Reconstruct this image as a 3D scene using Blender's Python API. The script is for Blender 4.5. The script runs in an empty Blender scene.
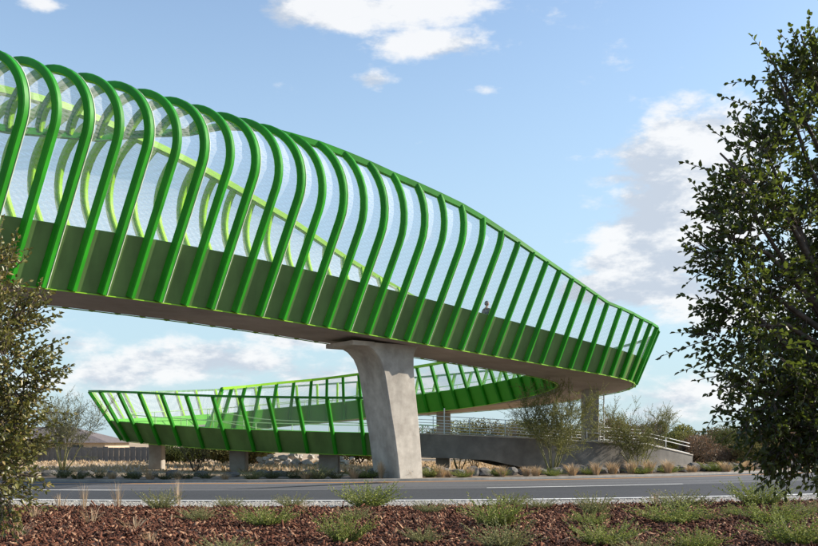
import bpy, math, random
import numpy as np
from mathutils import Vector, noise as mnoise

random.seed(7); rng = np.random.default_rng(7)
sc = bpy.context.scene
COL = sc.collection
R = math.radians
F_PX, CX, HZ, EYE = 900.0, 409.0, 440.0, 1.55      # photo geometry: focal length in px, principal x, horizon y, eye height

# ------------------------------------------------------------------ camera
cd = bpy.data.cameras.new('camera'); cam = bpy.data.objects.new('camera', cd); COL.objects.link(cam)
cam.location = (0, 0, EYE); cam.rotation_euler = (R(90), 0, 0)
cd.sensor_width = 36; cd.lens = 36 * F_PX / 818
cd.shift_y = (HZ - 273) / 818; cd.clip_end = 6000; cd.clip_start = 0.05
sc.camera = cam

# ------------------------------------------------------------------ sun, sky, exposure
SUN_DIR = Vector((0.985, 0.15, 0)).normalized(); SUN_EL = R(29)
sv = Vector((SUN_DIR.x * math.cos(SUN_EL), SUN_DIR.y * math.cos(SUN_EL), math.sin(SUN_EL)))
sd = bpy.data.lights.new('sun', 'SUN'); sun = bpy.data.objects.new('sun', sd); COL.objects.link(sun)
sd.energy = 4.4; sd.angle = R(0.5); sd.color = (1.0, 0.90, 0.76)
sun.rotation_euler = (-sv).to_track_quat('-Z', 'Y').to_euler()

w = bpy.data.worlds.new('World'); sc.world = w; w.use_nodes = True
nt = w.node_tree; N = nt.nodes; L = nt.links
for n_ in list(N): N.remove(n_)
def wn(t, **kw):
    n_ = N.new(t)
    for k, v in kw.items(): setattr(n_, k, v)
    return n_
def wmath(op, a, b=None, c=None):
    n_ = wn('ShaderNodeMath', operation=op)
    for i, v in enumerate((a, b, c)):
        if v is None: continue
        if isinstance(v, (int, float)): n_.inputs[i].default_value = v
        else: L.new(v, n_.inputs[i])
    return n_.outputs[0]
def wsmooth(v, a, b):
    n_ = wn('ShaderNodeMapRange', interpolation_type='SMOOTHSTEP')
    L.new(v, n_.inputs[0]); n_.inputs[1].default_value = a; n_.inputs[2].default_value = b
    return n_.outputs[0]
sky = wn('ShaderNodeTexSky', sky_type='NISHITA', sun_disc=False)
sky.sun_elevation = SUN_EL; sky.sun_rotation = math.atan2(SUN_DIR.x, SUN_DIR.y)
sky.air_density = 1.0; sky.dust_density = 0.5; sky.ozone_density = 0.6; sky.altitude = 60
tc = wn('ShaderNodeTexCoord'); sep = wn('ShaderNodeSeparateXYZ'); L.new(tc.outputs['Generated'], sep.inputs[0])
az = wmath('ARCTAN2', sep.outputs[0], sep.outputs[1]); el = wmath('ARCSINE', sep.outputs[2])
# clouds: fractal noise on the dome, gathered into the banks that stand in this sky
def cloud_noise(scale, off, detail=7, rough=0.58):
    mp = wn('ShaderNodeMapping'); mp.inputs['Location'].default_value = off
    mp.inputs['Scale'].default_value = (1, 1, 2.3)
    L.new(tc.outputs['Generated'], mp.inputs[0])
    n_ = wn('ShaderNodeTexNoise'); n_.inputs['Scale'].default_value = scale
    n_.inputs['Detail'].default_value = detail; n_.inputs['Roughness'].default_value = rough
    L.new(mp.outputs[0], n_.inputs['Vector']); return n_.outputs[0]
nz = cloud_noise(11.0, (3.1, 1.7, 0.2), 9, .62); nz_up = cloud_noise(11.0, (3.16, 1.70, 0.30), 9, .62); big = cloud_noise(3.0, (0.4, 7.3, 2.0), 4)
banks = [(315, 12, 85, 18, .9), (415, 10, 85, 16, .9), (446, 44, 66, 15, .85), (376, 80, 24, 10, .85), (482, 92, 20, 7, .35),
         (695, 160, 82, 46, 1.3), (640, 176, 60, 15, .8), (680, 222, 85, 40, 1.25), (650, 262, 76, 18, 1.35), (632, 287, 72, 17, 1.55), (730, 300, 90, 30, 1.0),
         (40, 2, 22, 6, .7), (120, 372, 95, 20, .85), (215, 362, 105, 22, .95), (310, 338, 70, 16, .85), (60, 345, 60, 24, .7), (330, 375, 100, 20, .8),
         (690, 398, 90, 24, .8), (470, 385, 120, 22, .7), (610, 372, 60, 16, .6), (860, 260, 90, 60, 1.0), (-60, 300, 80, 40, .8)]
acc = None
for (x, y, rx, ry, a) in banks:
    ca = math.atan((x - CX) / F_PX); ce = math.atan((HZ - y) / F_PX * math.cos(ca))
    sx = rx / F_PX * math.cos(ca); sy = ry / F_PX
    u = wmath('MULTIPLY', wmath('SUBTRACT', az, ca), 1 / sx); v = wmath('MULTIPLY', wmath('SUBTRACT', el, ce), 1 / sy)
    q = wmath('ADD', wmath('MULTIPLY', u, u), wmath('MULTIPLY', v, v))
    g = wmath('MULTIPLY', wmath('EXPONENT', wmath('MULTIPLY', q, -0.8)), a)
    acc = g if acc is None else wmath('MAXIMUM', acc, g)
gen = wmath('MULTIPLY', wsmooth(big, .56, .72), .8)          # scattered clouds over the rest of the dome
back = wsmooth(sep.outputs[1], .72, .3)
acc = wmath('MAXIMUM', acc, wmath('MULTIPLY', gen, back))
dens = wmath('ADD', wmath('MULTIPLY', acc, .45), nz)
cov = wsmooth(dens, .645, .86)
shade = wsmooth(wmath('ADD', wmath('SUBTRACT', nz_up, nz), wmath('MULTIPLY', acc, .12)), .02, .24)
cr = wn('ShaderNodeMix', data_type='RGBA'); L.new(shade, cr.inputs[0])
cr.inputs[6].default_value = (4.1, 4.13, 4.17, 1); cr.inputs[7].default_value = (2.5, 2.78, 3.2, 1)
# thin bright haze veil low over the horizon
veil = wmath('ADD', wmath('MULTIPLY', wsmooth(el, .55, -.05), .88), .03)
mv = wn('ShaderNodeMix', data_type='RGBA'); L.new(veil, mv.inputs[0]); L.new(sky.outputs[0], mv.inputs[6]); mv.inputs[7].default_value = (2.05, 2.88, 3.38, 1)
mx = wn('ShaderNodeMix', data_type='RGBA'); L.new(wmath('MULTIPLY', cov, .92), mx.inputs[0]); L.new(mv.outputs[2], mx.inputs[6]); L.new(cr.outputs[2], mx.inputs[7])
bg = wn('ShaderNodeBackground'); bg.inputs[1].default_value = 0.132; L.new(mx.outputs[2], bg.inputs[0])
wo = wn('ShaderNodeOutputWorld'); L.new(bg.outputs[0], wo.inputs[0])
sc.view_settings.view_transform = 'Standard'; sc.view_settings.look = 'None'
sc.view_settings.exposure = 0.85; sc.view_settings.gamma = 1.0; sc.view_settings.use_curve_mapping = False
sc.render.engine = 'CYCLES'; sc.cycles.transparent_max_bounces = 24; sc.cycles.max_bounces = 6

# ------------------------------------------------------------------ materials
MATS = {}
def mat(name, c1, c2=None, scale=4.0, rough=0.8, bump=0.0, bscale=None, spec=0.4, detail=6, contrast=(.35, .65),
        attr=None, transl=None, alpha=None, c3=None, stretch=None, coords='Object', big=None):
    m = bpy.data.materials.new(name); m.use_nodes = True; t = m.node_tree; nn, ll = t.nodes, t.links
    for x in list(nn): nn.remove(x)
    out = nn.new('ShaderNodeOutputMaterial'); p = nn.new('ShaderNodeBsdfPrincipled')
    p.inputs['Roughness'].default_value = rough; p.inputs['Specular IOR Level'].default_value = spec
    co = nn.new('ShaderNodeTexCoord'); src = co.outputs[coords]
    if stretch:
        mp = nn.new('ShaderNodeMapping'); mp.inputs['Scale'].default_value = stretch; ll.new(src, mp.inputs[0]); src = mp.outputs[0]
    col = None
    if c2 is not None:
        ramp = nn.new('ShaderNodeValToRGB'); ramp.color_ramp.elements[0].color = (*c1, 1); ramp.color_ramp.elements[1].color = (*c2, 1)
        ramp.color_ramp.elements[0].position = contrast[0]; ramp.color_ramp.elements[1].position = contrast[1]
        if c3: e = ramp.color_ramp.elements.new(1.0); e.color = (*c3, 1)
        if attr:
            a = nn.new('ShaderNodeAttribute'); a.attribute_name = attr; ll.new(a.outputs['Fac'], ramp.inputs[0])
        else:
            n1 = nn.new('ShaderNodeTexNoise'); n1.inputs['Scale'].default_value = scale; n1.inputs['Detail'].default_value = detail
            n1.inputs['Roughness'].default_value = 0.62; ll.new(src, n1.inputs['Vector']); ll.new(n1.outputs[0], ramp.inputs[0])
        col = ramp.outputs[0]
        if big:   # large soft stains multiplied in
            n2 = nn.new('ShaderNodeTexNoise'); n2.inputs['Scale'].default_value = big[0]; n2.inputs['Detail'].default_value = 4
            mp2 = nn.new('ShaderNodeMapping'); mp2.inputs['Scale'].default_value = big[3] if len(big) > 3 else (1, 1, 1)
            ll.new(co.outputs[coords], mp2.inputs[0]); ll.new(mp2.outputs[0], n2.inputs['Vector'])
            mr = nn.new('ShaderNodeMapRange'); mr.inputs[1].default_value = .35; mr.inputs[2].default_value = .65
            mr.inputs[3].default_value = big[1]; mr.inputs[4].default_value = big[2]; ll.new(n2.outputs[0], mr.inputs[0])
            mm = nn.new('ShaderNodeMix'); mm.data_type = 'RGBA'; mm.blend_type = 'MULTIPLY'; mm.inputs[0].default_value = 1
            ll.new(col, mm.inputs[6]); ll.new(mr.outputs[0], mm.inputs[7]); col = mm.outputs[2]
        ll.new(col, p.inputs['Base Color'])
    else:
        p.inputs['Base Color'].default_value = (*c1, 1)
    if bump:
        nb = nn.new('ShaderNodeTexNoise'); nb.inputs['Scale'].default_value = bscale or scale * 4; nb.inputs['Detail'].default_value = 5
        ll.new(src, nb.inputs['Vector']); b = nn.new('ShaderNodeBump'); b.inputs['Strength'].default_value = bump; b.inputs['Distance'].default_value = 0.02
        ll.new(nb.outputs[0], b.inputs['Height']); ll.new(b.outputs[0], p.inputs['Normal'])
    sh = p.outputs[0]
    if transl:
        tr = nn.new('ShaderNodeBsdfTranslucent'); tr.inputs[0].default_value = (*transl[0], 1)
        mxs = nn.new('ShaderNodeMixShader'); mxs.inputs[0].default_value = transl[1]; ll.new(sh, mxs.inputs[1]); ll.new(tr.outputs[0], mxs.inputs[2]); sh = mxs.outputs[0]
    if alpha:
        tp = nn.new('ShaderNodeBsdfTransparent'); mxa = nn.new('ShaderNodeMixShader')
        wv = []
        for rot in (0.5, -0.9):     # crossed wires, about 9 cm pitch
            mpw = nn.new('ShaderNodeMapping'); mpw.inputs['Rotation'].default_value = (0, rot, .6); ll.new(src, mpw.inputs[0])
            ww = nn.new('ShaderNodeTexWave'); ww.inputs['Scale'].default_value = 5.2; ww.inputs['Distortion'].default_value = .6; ww.inputs['Detail'].default_value = 1; ll.new(mpw.outputs[0], ww.inputs['Vector']); wv.append(ww.outputs['Fac'])
        mxm = nn.new('ShaderNodeMath'); mxm.operation = 'MAXIMUM'; ll.new(wv[0], mxm.inputs[0]); ll.new(wv[1], mxm.inputs[1])
        mr = nn.new('ShaderNodeMapRange'); mr.inputs[3].default_value = alpha - .11; mr.inputs[4].default_value = alpha + .06
        ll.new(mxm.outputs[0], mr.inputs[0]); ll.new(mr.outputs[0], mxa.inputs[0])
        ll.new(tp.outputs[0], mxa.inputs[1]); ll.new(sh, mxa.inputs[2]); sh = mxa.outputs[0]
    ll.new(sh, out.inputs[0]); MATS[name] = m; return m

M_RIB = mat('green_paint', (.010, .205, .003), (.015, .24, .005), 1.5, .48, spec=.35, bump=.03, big=(1.3, .80, 1.12, (1.2, 1.2, .3)))
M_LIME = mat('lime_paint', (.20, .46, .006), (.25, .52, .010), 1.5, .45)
M_PANEL = mat('panel_green', (.092, .170, .048), (.112, .200, .058), .8, .5, big=(1.1, .80, 1.12, (1.5, 1.5, .25)), bump=.05, bscale=3)
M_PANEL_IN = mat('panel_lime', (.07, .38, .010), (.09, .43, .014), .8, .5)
M_PANEL_SUNLIT = mat('inner_panel_sunlit_green', (.045, .26, .014), (.060, .30, .020), .8, .5)  # brighter green puts sunlight into the colour of the void-facing loop panels
M_MESH = mat('screen_mesh', (.76, .79, .80), (.84, .86, .87), 3, .6, alpha=.20)
M_SUNLIT_EDGE = mat('sunlit_edge_tone', (.58, .64, .50), (.50, .57, .42), 3, .5)  # pale tone paints sunlight on the seam edges of alternate ribs
M_SOFFIT = mat('deck_concrete', (.30, .255, .225), (.37, .32, .285), 1.2, .85, bump=.1, bscale=30, big=(.25, .75, 1.05))
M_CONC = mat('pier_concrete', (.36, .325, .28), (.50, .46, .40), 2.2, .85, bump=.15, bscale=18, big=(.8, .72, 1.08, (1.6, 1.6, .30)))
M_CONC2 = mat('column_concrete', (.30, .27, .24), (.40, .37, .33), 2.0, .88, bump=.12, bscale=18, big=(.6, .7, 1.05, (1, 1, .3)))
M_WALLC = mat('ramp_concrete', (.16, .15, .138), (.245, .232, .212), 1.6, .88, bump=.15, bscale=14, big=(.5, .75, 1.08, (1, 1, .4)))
M_STEEL = mat('galvanised_steel', (.55, .57, .58), (.68, .70, .70), 5, .4)
M_PALEGREEN = mat('pale_green_paint', (.30, .50, .22), (.38, .58, .28), 3, .5)
M_ASPH = mat('asphalt', (.088, .088, .092), (.125, .125, .13), 9, .85, bump=.25, bscale=90, big=(.18, .82, 1.12, (.25, 2.2, 1)))
M_ASPH2 = mat('dark_asphalt', (.033, .034, .038), (.052, .053, .058), 9, .82, bump=.25, bscale=90, big=(.2, .85, 1.12, (.22, 2.0, 1)))
M_WORN = mat('worn_asphalt', (.072, .072, .076), (.112, .112, .116), 7, .8, bump=.2, bscale=80, big=(.25, .8, 1.15, (.3, 2, 1)))
M_WHITE = mat('white_road_paint', (.55, .55, .53), (.72, .72, .70), 6, .7)
M_ORANGE = mat('yellow_road_paint', (.50, .22, .04), (.62, .30, .07), 5, .7)
M_STREAK = mat('dark_streak', (.018, .018, .02), (.028, .028, .03), 5, .6)
M_GRAVEL = mat('gravel', (.20, .185, .165), (.46, .44, .40), 38, .95, bump=.6, bscale=60, detail=8)
M_KERB = mat('kerb_concrete', (.22, .205, .185), (.33, .31, .28), 3, .9, bump=.1)
M_MULCH = mat('mulch_soil', (.030, .013, .009), (.085, .036, .023), 22, .95, bump=.7, bscale=40)
M_CHIP = mat('wood_chip', (.040, .015, .009), (.165, .066, .038), attr='rnd', contrast=(.0, .78), c3=(.42, .26, .16), rough=.9, spec=.2)
M_FIELD = mat('dry_field', (.33, .235, .14), (.50, .39, .26), .9, .95, bump=.6, bscale=6, big=(.09, .72, 1.1))
M_MEDIAN = mat('median_soil', (.14, .10, .07), (.26, .195, .13), 4, .95, bump=.5, bscale=20)
M_STONE = mat('dark_stone', (.075, .07, .066), (.17, .16, .15), 3, .9, bump=.4, bscale=12)
M_BOULDER = mat('pale_boulder', (.34, .32, .30), (.56, .54, .50), 2.2, .9, bump=.5, bscale=7)
M_BARK = mat('oak_bark', (.06, .047, .036), (.13, .10, .08), 14, .9, bump=.5, bscale=40)
M_TWIG = mat('olive_twig', (.14, .145, .06), (.22, .21, .10), 8, .8)
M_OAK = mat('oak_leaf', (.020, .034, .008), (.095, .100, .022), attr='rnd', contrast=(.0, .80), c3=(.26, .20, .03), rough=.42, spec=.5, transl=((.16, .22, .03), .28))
M_OAK_SUNLIT = mat('oak_leaf_olive_sunlit', (.085, .095, .022), (.22, .205, .060), attr='rnd', contrast=(.0, .72), c3=(.36, .25, .09), rough=.40, spec=.6, transl=((.20, .20, .04), .22))  # olive leaves, colours lightened to paint in the sunlit speckle
M_SHRUB = mat('shrub_leaf', (.11, .16, .028), (.33, .36, .085), attr='rnd', contrast=(.0, .8), c3=(.42, .38, .16), rough=.7, spec=.25, transl=((.25, .30, .06), .25))
M_SAGE = mat('sage_leaf', (.15, .16, .07), (.30, .30, .13), attr='rnd', contrast=(.0, .8), c3=(.48, .42, .22), rough=.75, spec=.2, transl=((.30, .30, .10), .2))
M_DARKSHRUB = mat('dark_shrub_leaf', (.030, .042, .016), (.085, .10, .038), attr='rnd', contrast=(.0, .8), c3=(.20, .18, .08), rough=.75, spec=.2, transl=((.12, .14, .03), .2))
M_STRAW = mat('dry_straw', (.36, .26, .165), (.58, .46, .32), attr='rnd', contrast=(.0, 1.0), rough=.85, spec=.15, transl=((.55, .38, .2), .3))
M_PALO = mat('paloverde_leaf', (.16, .17, .045), (.30, .29, .095), attr='rnd', contrast=(.0, .9), c3=(.35, .32, .14), rough=.7, spec=.2, transl=((.25, .25, .07), .25))
M_GREYPALO = mat('grey_feathery_leaf', (.10, .105, .07), (.19, .19, .13), attr='rnd', contrast=(.0, .9), c3=(.30, .28, .2), rough=.7, spec=.2, transl=((.2, .2, .1), .2))
M_BRUSH = mat('brush_leaf', (.11, .11, .040), (.22, .20, .085), attr='rnd', contrast=(.0, .9), c3=(.32, .26, .16), rough=.8, spec=.15, transl=((.2, .18, .06), .2))
M_REDBRUSH = mat('russet_leaf', (.13, .10, .072), (.235, .18, .13), attr='rnd', contrast=(.0, .9), c3=(.36, .28, .2), rough=.8, spec=.15, transl=((.25, .14, .08), .2))
M_FENCE = mat('weathered_board', (.10, .095, .09), (.19, .18, .17), 2, .9, stretch=(3, 3, .3))
M_ROOF = mat('roof_shingle', (.12, .10, .097), (.18, .152, .145), 4, .9, bump=.3)
M_STUCCO = mat('tan_stucco', (.42, .33, .24), (.52, .42, .32), 3, .9)
M_GLASS = mat('dark_glass', (.03, .04, .05), rough=.1)
M_SKIN = mat('skin', (.38, .22, .15), rough=.6)
M_HAIR = mat('dark_hair', (.02, .015, .012), rough=.6)
M_JACKET = mat('dark_jacket', (.02, .025, .028), (.035, .04, .04), 20, .85)
M_JEANS = mat('jeans', (.03, .05, .10), (.05, .075, .14), 20, .85)

# ------------------------------------------------------------------ helpers
def tag(o, label=None, cat=None, group=None, kind=None):
    if label: o['label'] = label
    if cat: o['category'] = cat
    if group: o['group'] = group
    if kind: o['kind'] = kind
    return o
def empty(name, loc=(0, 0, 0), rz=0):
    o = bpy.data.objects.new(name, None); COL.objects.link(o); o.location = loc; o.rotation_euler = (0, 0, rz); o.empty_display_size = .3
    return o
def link(name, me, parent=None, loc=None):
    o = bpy.data.objects.new(name, me); COL.objects.link(o)
    if parent: o.parent = parent
    if loc: o.location = loc
    return o
class MB:
    def __init__(s): s.v = []; s.f = []; s.m = []
    def add(s, vs, fs, mi=0):
        b = len(s.v); s.v += [tuple(x) for x in vs]; s.f += [tuple(b + i for i in f) for f in fs]
        s.m += ([mi] * len(fs) if isinstance(mi, int) else list(mi))
    def box(s, lo, hi, mi=0):
        (a, b, c), (d, e, g) = lo, hi
        s.add([(a, b, c), (d, b, c), (d, e, c), (a, e, c), (a, b, g), (d, b, g), (d, e, g), (a, e, g)],
              [(0, 3, 2, 1), (4, 5, 6, 7), (0, 1, 5, 4), (1, 2, 6, 5), (2, 3, 7, 6), (3, 0, 4, 7)], mi)
    def tube(s, pts, rad, n=8, mi=0, cap=True):
        pts = [Vector(p) for p in pts]; rads = rad if isinstance(rad, (list, tuple)) else [rad] * len(pts); vs = []; prev = None
        for i, p in enumerate(pts):
            t = (pts[min(i + 1, len(pts) - 1)] - pts[max(i - 1, 0)]).normalized()
            if prev is None: a = t.orthogonal().normalized()
            else: a = (prev - t * prev.dot(t)); a = a.normalized() if a.length > 1e-6 else t.orthogonal().normalized()
            prev = a; b = t.cross(a)
            vs += [p + (a * math.cos(2 * math.pi * k / n) + b * math.sin(2 * math.pi * k / n)) * rads[i] for k in range(n)]
        fs = [(i * n + k, i * n + (k + 1) % n, (i + 1) * n + (k + 1) % n, (i + 1) * n + k) for i in range(len(pts) - 1) for k in range(n)]
        if cap: fs += [tuple(range(n))[::-1], tuple((len(pts) - 1) * n + k for k in range(n))]
        s.add(vs, fs, mi)
    def mesh(s, name, mats, smooth=False):
        me = bpy.data.meshes.new(name); me.from_pydata(s.v, [], s.f)
        for m in (mats if isinstance(mats, (list, tuple)) else [mats]): me.materials.append(m)
        me.polygons.foreach_set('material_index', s.m)
        if smooth: me.polygons.foreach_set('use_smooth', [True] * len(s.f))
        me.update(); return me
    def build(s, name, mats, parent=None, smooth=False, loc=None):
        return link(name, s.mesh(name, mats, smooth), parent, loc)
def smooth_by_angle(o, deg=40):
    me = o.data; me.polygons.foreach_set('use_smooth', [True] * len(me.polygons))
    try: me.set_sharp_from_angle(angle=R(deg))
    except Exception: pass
    return o
def np_mesh(name, V, FQ, mtl, rnd=None, k=4):
    """V (n,3), FQ (m,k) faces; rnd per face"""
    me = bpy.data.meshes.new(name); m = len(FQ)
    me.vertices.add(len(V)); me.vertices.foreach_set('co', np.asarray(V, np.float32).ravel())
    me.loops.add(m * k); me.loops.foreach_set('vertex_index', np.asarray(FQ, np.int32).ravel())
    me.polygons.add(m); me.polygons.foreach_set('loop_start', np.arange(0, m * k, k, dtype=np.int32))
    for x in (mtl if isinstance(mtl, (list, tuple)) else [mtl]): me.materials.append(x)
    if rnd is not None:
        a = me.attributes.new('rnd', 'FLOAT', 'FACE'); a.data.foreach_set('value', np.asarray(rnd, np.float32))
    me.update(calc_edges=True); me.validate(); return me
def lerp(a, b, t): return a + (b - a) * t
def table(T):
    xs = [r[0] for r in T]
    def f(s):
        if s <= xs[0]: return T[0][1:]
        for i in range(len(xs) - 1):
            if s <= xs[i + 1]:
                k = (s - xs[i]) / (xs[i + 1] - xs[i]); return tuple(lerp(a, b, k) for a, b in zip(T[i][1:], T[i + 1][1:]))
        return T[-1][1:]
    return f
class Curve:
    def __init__(s, pts, s0=0.0, sub=12):
        P = [Vector(p) for p in pts]; D = []
        for i in range(len(P) - 1):
            p0 = P[max(i - 1, 0)]; p1 = P[i]; p2 = P[i + 1]; p3 = P[min(i + 2, len(P) - 1)]
            d = (p2 - p1).length; d0 = max((p1 - p0).length, 1e-6); d2 = max((p3 - p2).length, 1e-6)
            m1 = (p2 - p0) / (d + d0) * d if i > 0 else (p2 - p1); m2 = (p3 - p1) / (d + d2) * d if i < len(P) - 2 else (p2 - p1)
            for k in range(sub):
                t = k / sub; t2 = t * t; t3 = t2 * t
                D.append(p1 * (2 * t3 - 3 * t2 + 1) + m1 * (t3 - 2 * t2 + t) + p2 * (-2 * t3 + 3 * t2) + m2 * (t3 - t2))
        D.append(P[-1]); s.P = D; s.S = [s0]
        for i in range(1, len(D)): s.S.append(s.S[-1] + (D[i].xy - D[i - 1].xy).length)
        s.lo, s.hi = s.S[0], s.S[-1]
    def at(s, x):
        import bisect
        x = max(s.lo, min(s.hi, x)); i = max(1, min(len(s.S) - 1, bisect.bisect_left(s.S, x)))
        k = (x - s.S[i - 1]) / max(1e-9, s.S[i] - s.S[i - 1]); p = s.P[i - 1].lerp(s.P[i], k)
        a = s.P[max(0, i - 3)]; b = s.P[min(len(s.P) - 1, i + 2)]; t = Vector((b.x - a.x, b.y - a.y)).normalized()
        return p, t
    def near(s, x, y):
        i = min(range(len(s.P)), key=lambda j: (s.P[j].x - x) ** 2 + (s.P[j].y - y) ** 2); return s.S[i]

# ------------------------------------------------------------------ ground, road, mulch
def quadY(pts):
    A = np.array([[x * x, x, 1] for x, _ in pts]); c = np.linalg.lstsq(A, np.array([y for _, y in pts]), rcond=None)[0]
    def f(X, off=0):
        lo, hi = -16., 18.
        xx = min(max(X, lo), hi); y = c[0] * xx * xx + c[1] * xx + c[2]; y += (2 * c[0] * xx + c[1]) * (X - xx); return y + off
    return f
Yedge = quadY([(-9.7, 23.25), (-.2, 23.0), (11.7, 25.7)])
Ylane = quadY([(-10.8, 27.7), (2.6, 29.0), (9.3, 31.4)])
Yoran = quadY([(-11.3, 31.8), (-.4, 33.1), (14.5, 39.6)])
Yfar = quadY([(-11.3, 33.1), (-.2, 34.05), (14.5, 41.0)])
def sheet(name, fa, fb, z, m, x0=-160, x1=160, step=1.0, kind='structure', rows=1, zf=None, parent=None):
    n = int((x1 - x0) / step); V = []; Fc = []
    for i in range(n + 1):
        X = x0 + (x1 - x0) * i / n
        for r in range(rows + 1):
            Y = lerp(fa(X), fb(X), r / rows); V.append((X, Y, z + (zf(X, Y) if zf else 0)))
    k = rows + 1
    for i in range(n):
        for r in range(rows): Fc.append((i * k + r, (i + 1) * k + r, (i + 1) * k + r + 1, i * k + r + 1))
    me = bpy.data.meshes.new(name); me.from_pydata(V, [], Fc); me.materials.append(m); me.update()
    o = link(name, me, parent)
    if not parent: tag(o, kind=kind)
    return o
g = MB(); GN = 40
g.add([(-3000, -400, -.06), (3000, -400, -.06), (3000, 4200, -.06), (-3000, 4200, -.06)], [(0, 1, 2, 3)])
tag(g.build('ground', M_FIELD), kind='structure')
Ygrav = lambda X: Yedge(X) - 2.35 + .10 * mnoise.noise((X * .8, 0, 3))
road = sheet('road', lambda X: Yedge(X, -.3), lambda X: Yfar(X), 0.0, M_ASPH)
sheet('dark_lane', lambda X: Yedge(X, .22), lambda X: Ylane(X, -.12), 0.004, M_ASPH2, parent=road)
sheet('edge_line', lambda X: Yedge(X, -.14), lambda X: Yedge(X, .16), 0.009, M_WHITE, parent=road)
sheet('median_line', lambda X: Yoran(X, -.20), lambda X: Yoran(X, .12), 0.006, M_ORANGE, parent=road)
for a, b in ((-60, -46), (-34, -24), (-16.5, -8.9), (2.5, 9.6), (20, 30), (40, 50)):
    sheet('lane_line', lambda X: Ylane(X, -.10), lambda X: Ylane(X, .12), 0.009, M_WHITE, a, b, .5, parent=road)
for nm_, ya, yb in ((Ylane, .95, 1.55), (Ylane, 2.65, 3.2)):
    sheet('wheel_path', lambda X, a=ya: Ylane(X, a + .12 * mnoise.noise((X * .3, a, 0))), lambda X, b=yb: Ylane(X, b + .12 * mnoise.noise((X * .25, b, 4))), .003, M_WORN, parent=road)
sheet('repair_patch', lambda X: Ylane(X, .5), lambda X: Ylane(X, 3.0), .007, M_ASPH2, -13.2, -11.0, .5, parent=road)
# tapering dark streak on the far lane
tm = MB(); P0 = Vector((-5.6, 27.95)); P1 = Vector((-.9, 32.6)); nS = 14; vs = []
for i in range(nS + 1):
    k = i / nS; c = P0.lerp(P1, k); wd = .02 + .42 * k * (1 - .35 * k); vs += [(c.x - wd, c.y + wd * .6, .013), (c.x + wd, c.y - wd * .6, .013)]
tm.add(vs, [(2 * i, 2 * i + 1, 2 * i + 3, 2 * i + 2) for i in range(nS)]); tm.build('dark_streak', M_STREAK, road)
sheet('gravel_shoulder', lambda X: Ygrav(X) - .5, lambda X: Yedge(X, -.3), -.01, M_GRAVEL, rows=2)
def mulch_z(X, Y):
    e = max(0., min(1., (Ygrav(X) - Y) / 1.2)); return e * (.05 + .05 * mnoise.noise((X * .35, Y * .35, 0)) + .018 * mnoise.noise((X * 2.2, Y * 2.2, 5)))
sheet('mulch_bed', lambda X: -8., lambda X: Ygrav(X) + .08, .0, M_MULCH, -34, 34, .34, rows=86, zf=mulch_z)
sheet('median_ground', lambda X: Yfar(X, .30), lambda X: Yfar(X, 4.2), .06, M_MEDIAN, -70, 60, .7, rows=8, zf=lambda X, Y: .05 * mnoise.noise((X * .7, Y * .7, 2)))
# far kerb
kb = MB(); ks = [(X, Yfar(X)) for X in np.arange(-90, 91, 1.5)]
vs = []
for X, Y in ks: vs += [(X, Y, -.05), (X, Y + .02, .075), (X, Y + .20, .08), (X, Y + .22, -.05)]
kb.add(vs, [(4 * i + a, 4 * i + 4 + a, 4 * i + 5 + a, 4 * i + 1 + a) for i in range(len(ks) - 1) for a in range(3)])
tag(kb.build('far_kerb', M_KERB), kind='structure')

# ------------------------------------------------------------------ the bridge: plan curves
D2 = Vector((.811, .585)); N2 = Vector((.585, -.811)); M2 = Vector((.92, -.385)).normalized()
def zmain(t):
    if t < 0: return 4.38 - .02 * t + EYE
    if t < 10: return 4.38 - .02 * t - .00275 * t * t + EYE
    return 3.905 - .075 * (t - 10) + EYE
def E(t): return Vector((-10.7, 26.0)) + D2 * t
WID = 3.3
outer_pts = [(*E(t), zmain(t)) for t in range(-16, 25, 2)] + [(x, y, z + EYE) for x, y, z in (
    (10.25, 41.75, 2.70), (10.85, 43.5, 2.58), (10.75, 45.4, 2.44), (9.9, 47.2, 2.28), (8.7, 49.3, 2.08), (6.3, 52.3, 1.84), (2.6, 55.6, 1.62), (-1.5, 57.5, 1.38), (-6.0, 57.6, 1.02),
    (-10.2, 56.0, .66), (-13.6, 53.1, .30), (-15.5, 49.6, .05), (-15.1, 47.9, -.07), (-13.8, 46.8, -.19), (-11.7, 45.8, -.34), (-8.8, 44.7, -.52), (-4.3, 43.1, -.68),
    (-1.4, 42.3, -.75), (1.4, 41.95, -.84), (4.9, 42.1, -1.00), (9.1, 43.2, -1.22), (12.3, 44.8, -1.40), (14.4, 46.2, -1.50))]
inner_pts = [(*(E(t) - N2 * WID), zmain(t)) for t in range(-16, 23, 2)] + [(x, y, z + EYE) for x, y, z in (
    (6.55, 42.65, 2.84), (7.25, 43.7, 2.66), (7.2, 44.9, 2.52), (6.4, 46.6, 2.28), (4.3, 49.4, 1.92), (1.2, 52.3, 1.60), (-2., 54.0, 1.38), (-5.2, 54.2, 1.04),
    (-8.1, 53.0, .72), (-10.3, 51.0, .38), (-11.25, 48.9, .18), (-10.7, 48.1, .02), (-9.3, 47.9, -.2), (-7.6, 47.6, -.46), (-3.2, 46.2, -.67),
    (-.6, 45.5, -.75), (1.5, 45.25, -.84), (4.4, 45.4, -1.00), (8.0, 46.3, -1.22), (10.8, 47.7, -1.40), (12.6, 48.9, -1.50))]
CO = Curve(outer_pts, -16.); CI = Curve(inner_pts, -16.)
S_END = CO.near(.3, 42.1)                       # green wall stops behind the pier, concrete goes on
s_left = CO.near(-15.5, 49.6); s_back = CO.near(2.6, 55.6); s_frt = CO.near(-8.8, 44.7)
si_back = CI.near(4.3, 49.4); si_tip = CI.near(7.25, 43.7); si_left = CI.near(-11.25, 48.9)
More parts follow.
